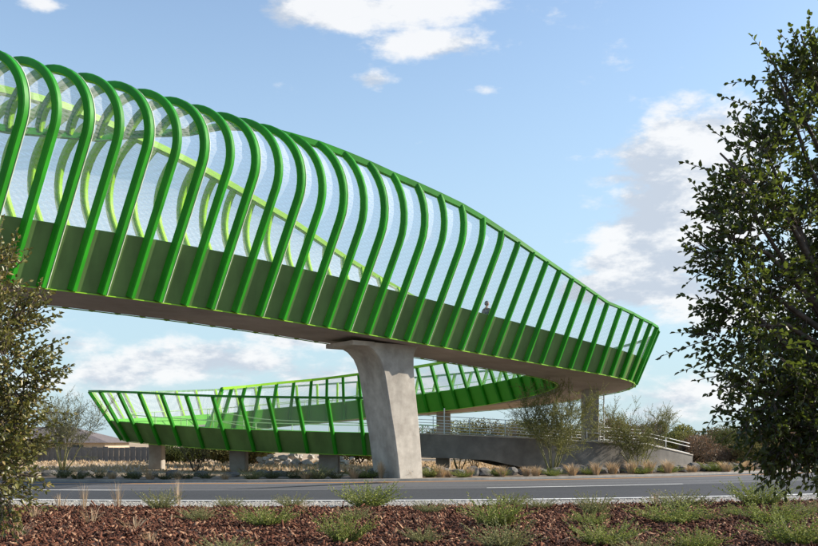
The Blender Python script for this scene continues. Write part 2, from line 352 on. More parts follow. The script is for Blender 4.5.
# profile tables: s -> straight length v1, arc radius r, arc angle (deg), lean k, solid height hs
PO = table([(-16, 4.21, 1.45, 202, .40, 1.80), (0, 4.21, 1.45, 202, .40, 1.80), (2.6, 4.18, 1.45, 188, .40, 1.80), (5.2, 4.08, 1.5, 152, .40, 1.78), (6.6, 3.85, 1.75, 112, .40, 1.76), (7.8, 3.58, 2.0, 86, .40, 1.74),
            (9.5, 3.32, 2.4, 68, .40, 1.70), (11.2, 3.20, 2.6, 56, .40, 1.66), (13.8, 3.47, 2.5, 38, .40, 1.58), (15.5, 3.78, 2.5, 18, .40, 1.52), (17.3, 4.08, 2.5, 0, .40, 1.45),
            (22.5, 2.90, 2.5, 0, .40, 1.22), (25.5, 2.60, 2.5, 0, .40, 1.14), (30, 2.6, 2.5, 0, .42, 1.10), (s_back, 2.6, 2.5, 0, .5, 1.07),
            (s_left - 4, 2.62, 2.5, 0, .58, 1.07), (s_left, 2.64, 2.5, 0, .66, 1.07), (s_frt, 2.66, 2.5, 0, .56, 1.07), (S_END, 2.70, 2.5, 0, .34, 1.07)])
PI_ = table([(-16, 3.5, 2.1, 130, .40, 1.80), (0, 3.5, 2.1, 118, .40, 1.80), (3.9, 3.5, 2.2, 86, .40, 1.78), (7.2, 3.4, 2.3, 66, .40, 1.74), (11.4, 3.1, 2.3, 44, .40, 1.66), (13.7, 3.0, 2.3, 26, .40, 1.55),
             (16.7, 3.05, 2.5, 0, .40, 1.4), (19.0, 2.2, 2.5, 0, .40, 1.15), (20.5, 1.35, 2.5, 0, .4, 1.02), (si_tip, 1.3, 2.5, 0, .35, 1.0), (si_tip + 3.5, 2.5, 2.5, 0, .45, 1.05), (si_back, 2.6, 2.5, 0, .48, 1.07),
             (si_left - 9, 2.6, 2.5, 0, .38, 1.10), (si_left, 2.6, 2.5, 0, .38, 1.15)])
def mdir(curve, s, side):
    p, t = curve.at(s); nrm = Vector((t.y, -t.x)) * side; m = M2 * side
    k = min(1., max(0., (s - 18) / 8.)); return (m * (1 - k) + nrm * k).normalized()
def profile(par, v_lo=None, n_arc=11):
    """points (u, v, tangent angle) along the rib from the base up"""
    v1, r, al, k, hs = par; th0 = math.atan2(1, k); c, s_ = math.cos(th0), math.sin(th0); pts = []
    start = 0. if v_lo is None else v_lo
    for q in range(4):
        v = lerp(start, v1, q / 3); pts.append((k * v, v, th0))
    if al > 1:
        u1, vv = k * v1, v1
        # centre lies to the left of the direction of travel
        cu, cv = u1 - math.sin(th0) * r, vv + math.cos(th0) * r
        na = max(3, int(al / 8.5) + 1)
        for q in range(1, na + 1):
            a = th0 + R(al) * q / na; pts.append((cu + math.sin(a) * r, cv - math.cos(a) * r, a))
    return pts
BR = empty('pedestrian_bridge', (0, 0, 0))
tag(BR, 'long green ribbed footbridge curving over the road on concrete supports', 'footbridge')
SEC_W0, SEC_D0 = .100, .122
SEC_W, SEC_D = SEC_W0, SEC_D0
def rib(curve, s, side, tbl, bright=False):
    p, t = curve.at(s); m = mdir(curve, s, side); par = tbl(s); pr = profile(par, .07)
    pn = Vector((-m.y, m.x)); mb = MB(); c = .03; kf = lerp(1., .80, min(1., max(0., (s - 8) / 14))); SEC_W, SEC_D = SEC_W0 * kf, SEC_D0 * kf
    sect = [(-SEC_W + c, SEC_D), (SEC_W - c, SEC_D), (SEC_W, SEC_D - c), (SEC_W, -SEC_D + c), (SEC_W - c, -SEC_D), (-SEC_W + c, -SEC_D), (-SEC_W, -SEC_D + c), (-SEC_W, SEC_D - c)]
    vs = []
    for (u, v, a) in pr:
        # in-plane outward normal = tangent turned clockwise
        nu, nv = math.sin(a), -math.cos(a)
        for (x, d) in sect:
            uu, vv = u + nu * (d + .06), v + nv * (d + .06); vs.append((p.x + m.x * uu + pn.x * x, p.y + m.y * uu + pn.y * x, p.z + vv))
    fs = []; mi = []
    for i in range(len(pr) - 1):
        for k in range(8):
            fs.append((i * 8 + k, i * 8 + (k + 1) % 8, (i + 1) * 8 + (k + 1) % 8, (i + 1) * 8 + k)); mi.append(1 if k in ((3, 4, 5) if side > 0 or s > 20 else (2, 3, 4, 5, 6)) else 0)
    fs += [tuple(range(8))[::-1], tuple((len(pr) - 1) * 8 + k for k in range(8))]; mi += [0, 0]
    mb.add(vs, fs, mi); o = smooth_by_angle(mb.build('rib', [M_RIB, M_LIME], BR), 28)
    e = pr[-1]; nu, nv = math.sin(e[2]), -math.cos(e[2])
    end = Vector((p.x + m.x * (e[0] + nu * .06), p.y + m.y * (e[0] + nu * .06), p.z + e[1] + nv * .06))
    return o, end, (p, m, pn, pr, SEC_W, SEC_D)
def trim(info):  # thin strip along the rib seam, coloured as a sunlit edge
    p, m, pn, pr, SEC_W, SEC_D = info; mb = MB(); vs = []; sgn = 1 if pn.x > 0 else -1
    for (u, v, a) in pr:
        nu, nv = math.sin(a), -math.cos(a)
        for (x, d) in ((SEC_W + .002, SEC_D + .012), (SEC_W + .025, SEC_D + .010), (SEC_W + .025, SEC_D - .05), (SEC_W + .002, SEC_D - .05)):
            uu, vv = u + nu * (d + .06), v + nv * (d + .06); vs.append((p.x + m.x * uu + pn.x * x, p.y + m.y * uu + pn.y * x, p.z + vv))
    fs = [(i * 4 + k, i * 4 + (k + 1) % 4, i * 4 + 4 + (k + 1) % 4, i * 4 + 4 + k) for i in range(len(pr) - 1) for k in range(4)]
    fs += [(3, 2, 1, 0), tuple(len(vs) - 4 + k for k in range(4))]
    mb.add(vs, fs); mb.build('sunlit_edge_strip', M_SUNLIT_EDGE, BR)
def wall_point(curve, s, side, par, q, off=-.07):
    p, m, (u, v, a) = q[0], q[1], q[2]
    return p
def bay(curve, s0, s1, side, tbl):
    """solid panel and mesh panel between two ribs"""
    n = 3; cols = []
    for j in range(n):
        s = lerp(s0, s1, j / (n - 1)); p, t = curve.at(s); m = mdir(curve, s, side); par = tbl(s); cols.append((p, m, par))
    # solid panel, 4 cm thick
    def pt(c, u, v, a, off):
        nu, nv = math.sin(a), -math.cos(a); p, m, _ = c
        return (p.x + m.x * (u + nu * off), p.y + m.y * (u + nu * off), p.z + v + nv * off)
    mb = MB(); vs = []
    for c in cols:
        k = c[2][3]; hs = min(c[2][4], c[2][0]); a = math.atan2(1, k)
        for (v, off) in ((.03, 0.), (hs, 0.), (hs, -.05), (.03, -.05)): vs.append(pt(c, k * v, v, a, off))
    fs, mi = [], []
    for j in range(n - 1):
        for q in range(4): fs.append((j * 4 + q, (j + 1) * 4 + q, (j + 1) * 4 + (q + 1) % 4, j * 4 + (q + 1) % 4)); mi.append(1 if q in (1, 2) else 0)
    fs += [(0, 1, 2, 3), tuple((n - 1) * 4 + q for q in (3, 2, 1, 0))]; mi += [0, 0]
    if side < 0: pass
    mb.add(vs, fs, mi); mb.build('solid_panel', [M_PANEL if side > 0 or s1 < 20 else M_PANEL_SUNLIT, M_PANEL_IN], BR)
    if max(c[2][0] for c in cols) > cols[0][2][4] + .45 or cols[0][2][2] > 1:
        mb = MB(); rows = None; vs = []
        for c in cols:
            par = c[2]; hs = min(par[4], par[0]); th = math.atan2(1, par[3]); line = [(par[3] * lerp(hs, par[0], q / 2), lerp(hs, par[0], q / 2), th) for q in range(3)]
            if max(x[2][2] for x in cols) > 1:
                pr = profile((par[0], par[1], max(par[2], .001 if par[2] > 1 else 1.01), par[3], par[4]))
                u1, vv = par[3] * par[0], par[0]; r = par[1]; cu, cv = u1 - math.sin(th) * r, vv + math.cos(th) * r
                for q in range(1, 9):
                    a = th + R(par[2]) * q / 8; line.append((cu + math.sin(a) * r, cv - math.cos(a) * r, a))
            rows = len(line); vs += [pt(c, u, v, a, -.03) for (u, v, a) in line]
        mb.add(vs, [(j * rows + q, (j + 1) * rows + q, (j + 1) * rows + q + 1, j * rows + q + 1) for j in range(n - 1) for q in range(rows - 1)])
        o = mb.build('mesh_panel', M_MESH, BR, smooth=True)
def spacing(s):
    if s < 26: return .865
    if s < s_back: return lerp(.865, 1.1, min(1, (s - 26) / 6))
    if s < s_left - 4: return 1.2
    return lerp(1.0, 1.45, min(1, max(0, (s - s_left - 1) / 6)))
def run(curve, side, tbl, s_list, sunlit_edges=False, skip=lambda s: False):
    ends = []; prev = None
    for j, s in enumerate(s_list):
        o, e, info = rib(curve, s, side, tbl); ends.append(e)
        if sunlit_edges and j % 2 == 0 and s < 17: trim(info)
        if prev is not None: bay(curve, prev, s, side, tbl)
        prev = s
    return ends
def rail(name, pts, w_, h_, m, parent, closed=False, up=Vector((0, 0, 1))):
    mb = MB(); vs = []
    W_, H_ = w_, h_
    for i, p in enumerate(pts):
        if isinstance(W_, (list, tuple)): w_, h_ = W_[i], H_[i]
        t = (pts[min(i + 1, len(pts) - 1)] - pts[max(0, i - 1)]).normalized(); sd_ = t.cross(up).normalized(); u_ = sd_.cross(t)
        for (a, b) in ((-1, -1), (1, -1), (1, 1), (-1, 1)): vs.append(p + sd_ * a * w_ + u_ * b * h_)
    fs = [(i * 4 + k, i * 4 + (k + 1) % 4, i * 4 + 4 + (k + 1) % 4, i * 4 + 4 + k) for i in range(len(pts) - 1) for k in range(4)]
    fs += [(3, 2, 1, 0), tuple(len(vs) - 4 + k for k in range(4))]
    mb.add(vs, fs); return mb.build(name, m, parent)
def dense(pts, curve, s_list, tbl, side): return pts
slo = [-.865 * k for k in range(12, 0, -1)] + [0.]
s = 0.
while s + spacing(s) < S_END: s += spacing(s); slo.append(s)
ends_o = run(CO, 1, PO, slo, sunlit_edges=True)
def thick_end(pts, s_l, k0, k1): return pts
kk = [min(1., max(0., (q - 12) / 9)) for q in slo]
rail('top_rail', ends_o, [lerp(.10, .055, q) for q in kk], [lerp(.10, .055, q) for q in kk], M_RIB, BR)
sli = [-.865 * k for k in range(12, 0, -1)] + [0.]
s = 0.
SI_END = si_left + 1.2
while s + spacing(s) < SI_END:
    s += spacing(s) if s < 21 or s > si_tip + 3 else .865; sli.append(s)
ends_i = run(CI, -1, PI_, sli)
kk = [min(1., max(0., (q - 8) / 9)) for q in sli]
rail('top_rail', ends_i, [lerp(.16, .08, q) for q in kk], [lerp(.11, .07, q) for q in kk], M_LIME, BR)
# lower edge channels
def edge_channel(curve, a, b, side):
    pts = []; n = int((b - a) / .45)
    for i in range(n + 1):
        s = lerp(a, b, i / n); p, t = curve.at(s); m = mdir(curve, s, side); pts.append(Vector((p.x + m.x * .035, p.y + m.y * .035, p.z + .005)))
    rail('edge_channel', pts, .035, .014, M_LIME, BR)
edge_channel(CO, -10.4, S_END, 1); edge_channel(CI, -10.4, CI.hi - 15, -1)
# deck slab: loft between inner and outer edge
def deck():
    pairs = []
    nO = 230
    no, ni = len(outer_pts), len(inner_pts)
    # pair by station: outer point -> nearest forward inner point (monotone)
    tO = np.linspace(-16., CO.hi, nO); last = -16.
    for so in tO:
        p, t = CO.at(so); best, bd = last, 1e9; x = last
        while x < min(CI.hi, last + 3.2):
            q, _ = CI.at(x); d = (q.xy - p.xy).length + .02 * abs(x - last)
            if d < bd: bd, best = d, x
            x += .05
        last = best; q, _ = CI.at(best); pairs.append((p, q, t))
    mb = MB(); vs = []
    TH = .5
    for p, q, t in pairs:
        d = (q - p); d.z = 0; d.normalize(); a = p + d * .08; b = Vector((q.x, q.y, p.z)) - d * .08
        zb = p.z
        vs += [(a.x, a.y, zb + .02), (b.x, b.y, zb + .02), (b.x, b.y, zb + TH), (a.x, a.y, zb + TH)]
    n = len(pairs)
    mb.add(vs, [(i * 4 + k, i * 4 + 4 + k, i * 4 + 4 + (k + 1) % 4, i * 4 + (k + 1) % 4) for i in range(n - 1) for k in range(4)] + [(0, 1, 2, 3), tuple(n * 4 - 4 + k for k in (3, 2, 1, 0))])
    return mb.build('deck', M_SOFFIT, BR)
deck()
# handrails with posts along the inner side of the walkway, and along the open front ramp
def handrail(curve, a, b, side, inset, zoff, m, post_gap=1.9, rails=(1.0,), post=True, rr=.022, top=None):
    n = int((b - a) / .4); L_ = []
    for i in range(n + 1):
        s = lerp(a, b, i / n); p, t = curve.at(s); md = mdir(curve, s, side); L_.append(Vector((p.x - md.x * inset, p.y - md.y * inset, p.z + zoff)))
    for h in rails:
        mb = MB(); mb.tube([q + Vector((0, 0, h)) for q in L_], rr, 6); mb.build('handrail', m, BR, smooth=True)
    if post:
        k = max(1, int(post_gap / .4))
        for i in range(0, n + 1, k):
            mb = MB(); q = L_[i]; mb.tube([q, q + Vector((0, 0, max(rails) - rr))], .022, 6); mb.build('post', m, BR, smooth=True)
handrail(CI, 6., si_back - 6, -1, .28, .5, M_STEEL, rails=(1.06,), rr=.026)
handrail(CI, si_back - 4, si_left - 1, -1, .25, .5, M_PALEGREEN, rails=(.92,))
handrail(CI, si_left + 1.4, CI.near(1.5, 45.25), -1, .2, .5, M_PALEGREEN, rails=(1.05, .55, .12), post_gap=1.6)
handrail(CO, s_back, S_END - 1, 1, .3, .5, M_PALEGREEN, rails=(.92,), post_gap=2.4)

# main flared pier
def pier():
    ctr = Vector((-.43, 35.43)); hw = .9; zt = 5.20
    right = [(0, .56), (.8, .50), (1.7, .42), (2.6, .32), (3.6, .19), (4.3, .13), (4.75, .13), (4.95, .17), (5.08, .27), (zt, .36)]
    left = [(0, -.56), (.8, -.66), (1.7, -.80), (2.6, -.98), (3.4, -1.13), (4.0, -1.25), (4.4, -1.37), (4.7, -1.53), (4.95, -1.80), (5.1, -2.12), (zt, -2.55)]
    def interp(T, z):
        for i in range(len(T) - 1):
            if z <= T[i + 1][0]: return lerp(T[i][1], T[i + 1][1], (z - T[i][0]) / (T[i + 1][0] - T[i][0]))
        return T[-1][1]
    zs = [-.4, 0, .8, 1.7, 2.6, 3.2, 3.6, 4.0, 4.2, 4.4, 4.55, 4.7, 4.83, 4.95, 5.03, 5.1, 5.15, zt]
    ch = .04; vs = []
    for z in zs:
        a, b = interp(left, max(0, z)), interp(right, max(0, z)); wv = hw
        loop = [(a + ch, -wv), (b - ch, -wv), (b, -wv + ch), (b, wv - ch), (b - ch, wv), (a + ch, wv), (a, wv - ch), (a, -wv + ch)]
        for (d, n_) in loop:
            q = ctr + D2 * d + N2 * n_; vs.append((q.x, q.y, z))
    mb = MB(); n = len(zs)
    mb.add(vs, [(i * 8 + k, i * 8 + (k + 1) % 8, i * 8 + 8 + (k + 1) % 8, i * 8 + 8 + k) for i in range(n - 1) for k in range(8)] + [tuple(range(8))[::-1], tuple(n * 8 - 8 + k for k in range(8))])
    o = smooth_by_angle(mb.build('pier', M_CONC, BR), 30)
    # bearing ledge at the tip of the flare
    lb = MB(); q0 = ctr + D2 * -2.75; vs = []
    for dz in (5.06, 5.22):
        for d, n_ in ((-2.72, -.96), (-1.75, -.96), (-1.75, .96), (-2.72, .96)):
            q = ctr + D2 * d + N2 * n_; vs.append((q.x, q.y, dz))
    lb.add(vs, [(3, 2, 1, 0), (4, 5, 6, 7), (0, 1, 5, 4), (1, 2, 6, 5), (2, 3, 7, 6), (3, 0, 4, 7)])
    lb.build('bearing_ledge', M_CONC, o)
pier()
def column(x, y, zt, wx, wy, rz, m=M_CONC2):
    mb = MB(); c = .04; a, b = wx / 2, wy / 2
    loop = [(-a + c, -b), (a - c, -b), (a, -b + c), (a, b - c), (a - c, b), (-a + c, b), (-a, b - c), (-a, -b + c)]
    cs, sn = math.cos(rz), math.sin(rz); vs = []
    for z in (-.4, zt): vs += [(x + px * cs - py * sn, y + px * sn + py * cs, z) for px, py in loop]
    mb.add(vs, [(k, (k + 1) % 8, 8 + (k + 1) % 8, 8 + k) for k in range(8)] + [tuple(range(8))[::-1], tuple(range(8, 16))])
    return mb.build('column', m, BR)
column(-13.75, 49.1, EYE + .02, .74, .62, R(-4)); column(-8.75, 46.3, EYE - .49, .84, .7, R(-4)); column(-3.95, 44.7, EYE - .64, .98, .7, R(-2))
column(1.62, 43.7, EYE - .80, .62, .7, R(0)); column(2.05, 53.6, EYE + 1.6, .82, .7, R(0)); column(9.03, 44.9, EYE + 2.50, .74, .7, R(4))
mb = MB(); mb.tube([(9.72, 44.9, .2), (9.72, 44.9, 3.9)], .03, 6); mb.build('drain_pipe', M_STEEL, BR)
mb = MB(); mb.tube([(1.75, 44.6, 1.2), (1.75, 44.6, 3.12)], .03, 6); mb.build('drain_pipe', M_STEEL, BR)

# concrete ramp running down to the ground
RP = empty('concrete_ramp', (0, 0, 0)); tag(RP, 'grey concrete approach ramp wall with steel railing beside the road', 'ramp')
def ramp_wall(curve, a, b, side, zbot):
    n = int((b - a) / .6); seg = []
    for i in range(n + 1):
        s = lerp(a, b, i / n); p, t = curve.at(s); md = Vector((t.y, -t.x)) * side; seg.append((p, md, s))
    mb = MB(); vs = []
    for i, (p, md, s) in enumerate(seg):
        k = (s - a) / (b - a); zt = p.z + 1.08 - max(0., k - .80) * 1.9; zb = p.z - max(0., k - .24) * 2.6
        lean = .10
        for (u, z) in ((-.12, zb), (.10, zb), (.10 + lean, zt), (-.12 + lean, zt)): vs.append((p.x + md.x * u, p.y + md.y * u, z))
    mb.add(vs, [(i * 4 + q, i * 4 + 4 + q, i * 4 + 4 + (q + 1) % 4, i * 4 + (q + 1) % 4) for i in range(n) for q in range(4)] + [(0, 1, 2, 3), tuple(n * 4 + q for q in (3, 2, 1, 0))])
    return mb.build('wall', M_WALLC, RP), seg
zbot_k = .42
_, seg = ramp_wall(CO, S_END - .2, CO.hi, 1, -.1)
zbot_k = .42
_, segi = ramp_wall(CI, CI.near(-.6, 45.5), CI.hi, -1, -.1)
def ramp_rail(seg, hs, z0, gap, name_rail='rail', rr=.018, drop=False):
    s_a, s_b = S_END - .2, CO.hi
    if drop: seg = [(Vector((p.x, p.y, p.z - max(0., (s - s_a) / (s_b - s_a) - .80) * 1.9)), md, s) for p, md, s in seg]
    for h in hs:
        mb = MB(); mb.tube([Vector((p.x, p.y, p.z + z0 + h)) for p, md, s in seg], rr, 6); mb.build(name_rail, M_STEEL, RP, smooth=True)
    for i in range(0, len(seg), gap):
        p = seg[i][0]; mb = MB(); mb.tube([Vector((p.x, p.y, p.z + z0)), Vector((p.x, p.y, p.z + z0 + max(hs) - rr))], .022, 6); mb.build('post', M_STEEL, RP, smooth=True)
ramp_rail(segi, (.15, .3, .45, .6, .75, .95), 1.08, 3)
ramp_rail([x for x in seg if x[2] > CO.near(8.3, 43)], (.10, .45, .62), 1.08, 4, drop=True)
# pale concrete coping along the wall top
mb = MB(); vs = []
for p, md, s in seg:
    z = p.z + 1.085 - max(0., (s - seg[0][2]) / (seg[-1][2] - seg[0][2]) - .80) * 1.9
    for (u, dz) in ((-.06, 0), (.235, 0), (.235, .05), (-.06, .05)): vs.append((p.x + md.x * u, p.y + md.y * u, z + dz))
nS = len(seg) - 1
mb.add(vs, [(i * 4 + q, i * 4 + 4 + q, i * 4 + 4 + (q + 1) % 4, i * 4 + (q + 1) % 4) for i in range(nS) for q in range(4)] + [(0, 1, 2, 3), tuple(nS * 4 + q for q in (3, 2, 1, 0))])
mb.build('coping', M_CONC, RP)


# ------------------------------------------------------------------ foliage generators
def leaf_cloud(P, Dr, Ln, Wd, fold=.25, rs=rng):
    """leaves at P pointing along Dr: two quads each, folded on the midrib"""
    n = len(P); Dr = Dr / np.linalg.norm(Dr, axis=1, keepdims=True)
    up = rs.normal(size=(n, 3)) * .6 + np.array([0, 0, .8]); sd_ = np.cross(Dr, up); sd_ /= np.linalg.norm(sd_, axis=1, keepdims=True) + 1e-9
    nr = np.cross(sd_, Dr); L_ = Ln[:, None]; W_ = Wd[:, None]; f_ = nr * W_ * fold
    b = P; t = P + Dr * L_ - nr * L_ * .10
    r1 = P + Dr * L_ * .28 + sd_ * W_ * .46 + f_; r2 = P + Dr * L_ * .68 + sd_ * W_ * .40 + f_
    l1 = P + Dr * L_ * .28 - sd_ * W_ * .46 + f_; l2 = P + Dr * L_ * .68 - sd_ * W_ * .40 + f_
    V = np.stack([b, r1, r2, t, l2, l1], 1).reshape(-1, 3); o = np.arange(n)[:, None] * 6
    Fq = np.concatenate([o + np.array([0, 1, 2, 3]), o + np.array([0, 3, 4, 5])], 1).reshape(-1, 4)
    return V, Fq
def sprigs(base, dirs, length, rs, leaf_len, leaf_w, step, droop=.15, curl=.35):
    """leafy twigs: returns leaf arrays and twig polylines"""
    P, Dr, Ln, Wd, lines, pid = [], [], [], [], [], []
    for j in range(len(base)):
        d = dirs[j] / np.linalg.norm(dirs[j]); p = base[j].copy(); bend = rs.normal(size=3) * curl; Lj = length[j]; n = max(4, int(Lj / step)); ln = [p.copy()]; ph = rs.uniform(0, 6.28)
        for k in range(n):
            d = d + bend * (step / Lj) * .5 + np.array([0, 0, -droop]) * step; d /= np.linalg.norm(d); p = p + d * step
            if k % 2 == 1 or k == n - 1: ln.append(p.copy())
            if k < 1: continue
            a = ph + k * 2.4; o1 = np.cross(d, [0.3, 0.2, 1.]); o1 /= np.linalg.norm(o1); o2 = np.cross(d, o1); side = o1 * math.cos(a) + o2 * math.sin(a)
            P.append(p); Dr.append(d * .75 + side * .85 + rs.normal(size=3) * .2); z = 1 - .45 * k / n; Ln.append(leaf_len * rs.uniform(.6, 1.15) * z); Wd.append(leaf_w * rs.uniform(.75, 1.15) * z); pid.append(j)
        P.append(p); Dr.append(d + rs.normal(size=3) * .1); Ln.append(leaf_len * .6); Wd.append(leaf_w * .6); pid.append(j); lines.append(ln)
    return np.array(P), np.array(Dr), np.array(Ln), np.array(Wd), lines, np.array(pid)
def thin_lines(lines, r0, r1):
    """three-sided twigs joined in one mesh"""
    V, Fc = [], []
    for ln in lines:
        b = len(V); n = len(ln)
        for i, p in enumerate(ln):
            t = ln[min(i + 1, n - 1)] - ln[max(0, i - 1)]; t = t / (np.linalg.norm(t) + 1e-9); a = np.cross(t, [.31, .77, .55]); a /= np.linalg.norm(a) + 1e-9; c = np.cross(t, a); r = lerp(r0, r1, i / max(1, n - 1))
            for k in range(3): V.append(p + (a * math.cos(k * 2.094) + c * math.sin(k * 2.094)) * r)
        Fc += [(b + i * 3 + k, b + i * 3 + (k + 1) % 3, b + i * 3 + 3 + (k + 1) % 3, b + i * 3 + 3 + k) for i in range(n - 1) for k in range(3)]
    return np.array(V), np.array(Fc)
def px(x, y, Dp): return np.array([(x - CX) / F_PX * Dp, Dp, EYE + (HZ - y) / F_PX * Dp])

def oak(name, label, trunk_xy, blobs, explicit, n_spr, lf, mleaf, seed, h_limb, reds=.06):
    rs = np.random.default_rng(seed); root = empty(name, (trunk_xy[0], trunk_xy[1], 0)); tag(root, label, 'tree', 'oak trees framing the view'); org = np.array([trunk_xy[0], trunk_xy[1], 0.])
    Ls = [np.array(b_[0]) for b_ in blobs]; Rs = np.array([b_[1] for b_ in blobs]); prob = Rs ** 2.0 / np.sum(Rs ** 2.0)
    core = np.mean(Ls, axis=0); base, dirs = [], []; per = 13; n_cl = n_spr // per; n_spr = n_cl * per; tones = []
    for _ in range(n_cl):            # clumps of sprigs with gaps between them
        j = rs.choice(len(Ls), p=prob); v = rs.normal(size=3); v /= np.linalg.norm(v); cl = Ls[j] + v * Rs[j] * rs.uniform(.15, 1.0) ** .5; tone = rs.uniform(0, .60); cr_ = rs.uniform(.06, .13)
        out = cl - core; out[2] *= .6; out /= np.linalg.norm(out) + 1e-6; cd_ = v * .6 + out * .6 + rs.normal(size=3) * .3 + np.array([0, 0, .2])
        for _ in range(per):
            q = rs.normal(size=3); q /= np.linalg.norm(q); base.append(cl + q * cr_ * rs.uniform(.2, 1)); dirs.append(cd_ * .8 + q * .8); tones.append(tone + rs.normal() * .06)
    length = list(rs.uniform(.10, .26, n_spr))
    for (a, b_) in explicit:
        a, b_ = np.array(a), np.array(b_); base.append(a); dirs.append(b_ - a); length.append(float(np.linalg.norm(b_ - a)))
    P, Dr, Ln, Wd, lines, pid = sprigs(base, dirs, length, rs, lf, lf * .58, lf * .42)
    V, Fq = leaf_cloud(P, Dr, Ln, Wd, .22, rs); tone = np.array(tones + list(rs.uniform(.2, .6, len(base) - len(tones)))); r_ = np.clip(tone[pid] + rs.normal(size=len(P)) * .14, 0, .80); r_[rs.uniform(size=len(P)) < reds] = rs.uniform(.82, 1.)
    link('crown', np_mesh('crown', V - org, Fq, mleaf, np.repeat(r_, 2)), root)['kind'] = 'stuff'
    TV, TF = thin_lines(lines, .0042, .0016); link('twigs', np_mesh('twigs', TV - org, TF, M_BARK), root)['kind'] = 'stuff'
    mb = MB(); tx, ty = trunk_xy; fork = np.array([tx, ty, h_limb]); mb.tube([(0, 0, -.2), (.03, .02, h_limb * .5), (0, 0, h_limb), ], [.13, .105, .085], 10); mb.build('trunk', M_BARK, root, smooth=True)
    for j in range(len(Ls)):
        a = fork; b_ = Ls[j] + (Ls[j] - fork) * .10; mid = lerp(a, b_, .5) + rs.normal(size=3) * .10 + np.array([0, 0, .10]); q = lerp(a, b_, .25) + rs.normal(size=3) * .05; q2 = lerp(mid, b_, .5) + rs.normal(size=3) * .06
        mb = MB(); mb.tube([tuple(z - org) for z in (a - np.array([0, 0, .1]), q, mid, q2, b_)], [.045, .034, .024, .015, .006], 6); mb.build('limb', M_BARK, root, smooth=True)
    return root
# right-hand oak: close to the camera, its crown reaches in from the right edge
RB = [((x, y, r_, d_)) for x, y, r_, d_ in ((728, 182, 30, 5.9), (716, 248, 26, 5.9), (724, 305, 24, 5.9), (726, 362, 22, 5.9), (800, 74, 20, 6.1), (768, 86, 15, 6.1), (745, 412, 26, 5.9), (812, 100, 28, 6.2), (782, 118, 30, 6.0), (765, 170, 42, 6.1), (748, 222, 44, 6.0), (790, 225, 58, 6.4), (745, 285, 42, 6.0), (800, 300, 62, 6.3), (740, 338, 36, 5.9),
      (760, 385, 46, 6.0), (800, 400, 55, 6.2), (770, 432, 30, 6.0), (818, 432, 38, 6.0), (808, 452, 18, 5.9), (840, 160, 60, 6.5), (860, 240, 80, 6.6), (870, 340, 90, 6.7), (880, 440, 70, 6.5), (850, 100, 40, 6.6), (930, 180, 90, 6.9), (960, 300, 100, 7.0), (940, 400, 80, 7.1), (830, 270, 60, 7.2), (790, 360, 60, 7.0))]
RBL = [(px(x + 12, y, d_), r_ * d_ / F_PX) for x, y, r_, d_ in RB]
REX = [(px(a[0] + 8, a[1], d_), px(b_[0] + 4, b_[1], d_)) for a, b_, d_ in (((722, 178), (679, 158), 5.9), ((726, 235), (684, 231), 5.9), ((775, 78), (749, 34), 6.0), ((800, 70), (778, 30), 6.1), ((760, 80), (722, 78), 6.0), ((748, 110), (716, 92), 6.0), ((808, 62), (800, 28), 6.2), ((735, 150), (703, 130), 5.9),
       ((708, 338), (656, 352), 5.8), ((710, 358), (672, 372), 5.8), ((718, 300), (688, 318), 5.9), ((720, 262), (690, 268), 5.9), ((715, 405), (698, 428), 5.8), ((745, 445), (735, 472), 5.8), ((800, 470), (796, 492), 5.7), ((812, 468), (815, 495), 5.7), ((725, 200), (694, 196), 5.9), ((730, 385), (702, 392), 5.8), ((712, 330), (684, 326), 5.8))]
oak('oak_tree', 'dark backlit oak with dense small leaves filling the right edge', (3.75, 6.7), RBL, REX, 5800, .068, M_OAK, 11, 1.6)
LB = [(-18, 300, 52, 6.6), (6, 262, 22, 6.4), (18, 318, 34, 6.3), (22, 372, 38, 6.2), (10, 428, 44, 6.2), (26, 430, 30, 6.1), (8, 478, 34, 6.1), (-30, 390, 60, 6.7), (-50, 300, 70, 6.9), (-40, 460, 60, 6.6), (-90, 380, 80, 7.0), (-10, 250, 28, 6.5)]
LBL = [(px(x - 16, y, d_), r_ * .95 * d_ / F_PX) for x, y, r_, d_ in LB]
LEX = [(px(a[0] - 12, a[1], d_), px(b_[0] - 8, b_[1], d_)) for a, b_, d_ in (((8, 250), (12, 215), 6.4), ((18, 275), (24, 236), 6.3), ((36, 300), (58, 286), 6.2), ((44, 330), (70, 318), 6.2), ((48, 350), (74, 338), 6.2), ((48, 375), (66, 352), 6.2), ((48, 415), (80, 404), 6.1), ((50, 430), (78, 420), 6.1), ((46, 452), (70, 446), 6.1), ((36, 472), (58, 484), 6.1), ((18, 486), (44, 498), 6.1), ((0, 492), (14, 508), 6.1), ((40, 395), (66, 388), 6.1), ((26, 268), (40, 254), 6.3))]
oak('oak_tree', 'sunlit olive oak with speckled leaves reaching in at the left edge', (-3.6, 6.9), LBL, LEX, 3100, .058, M_OAK_SUNLIT, 23, 1.3, reds=.14)

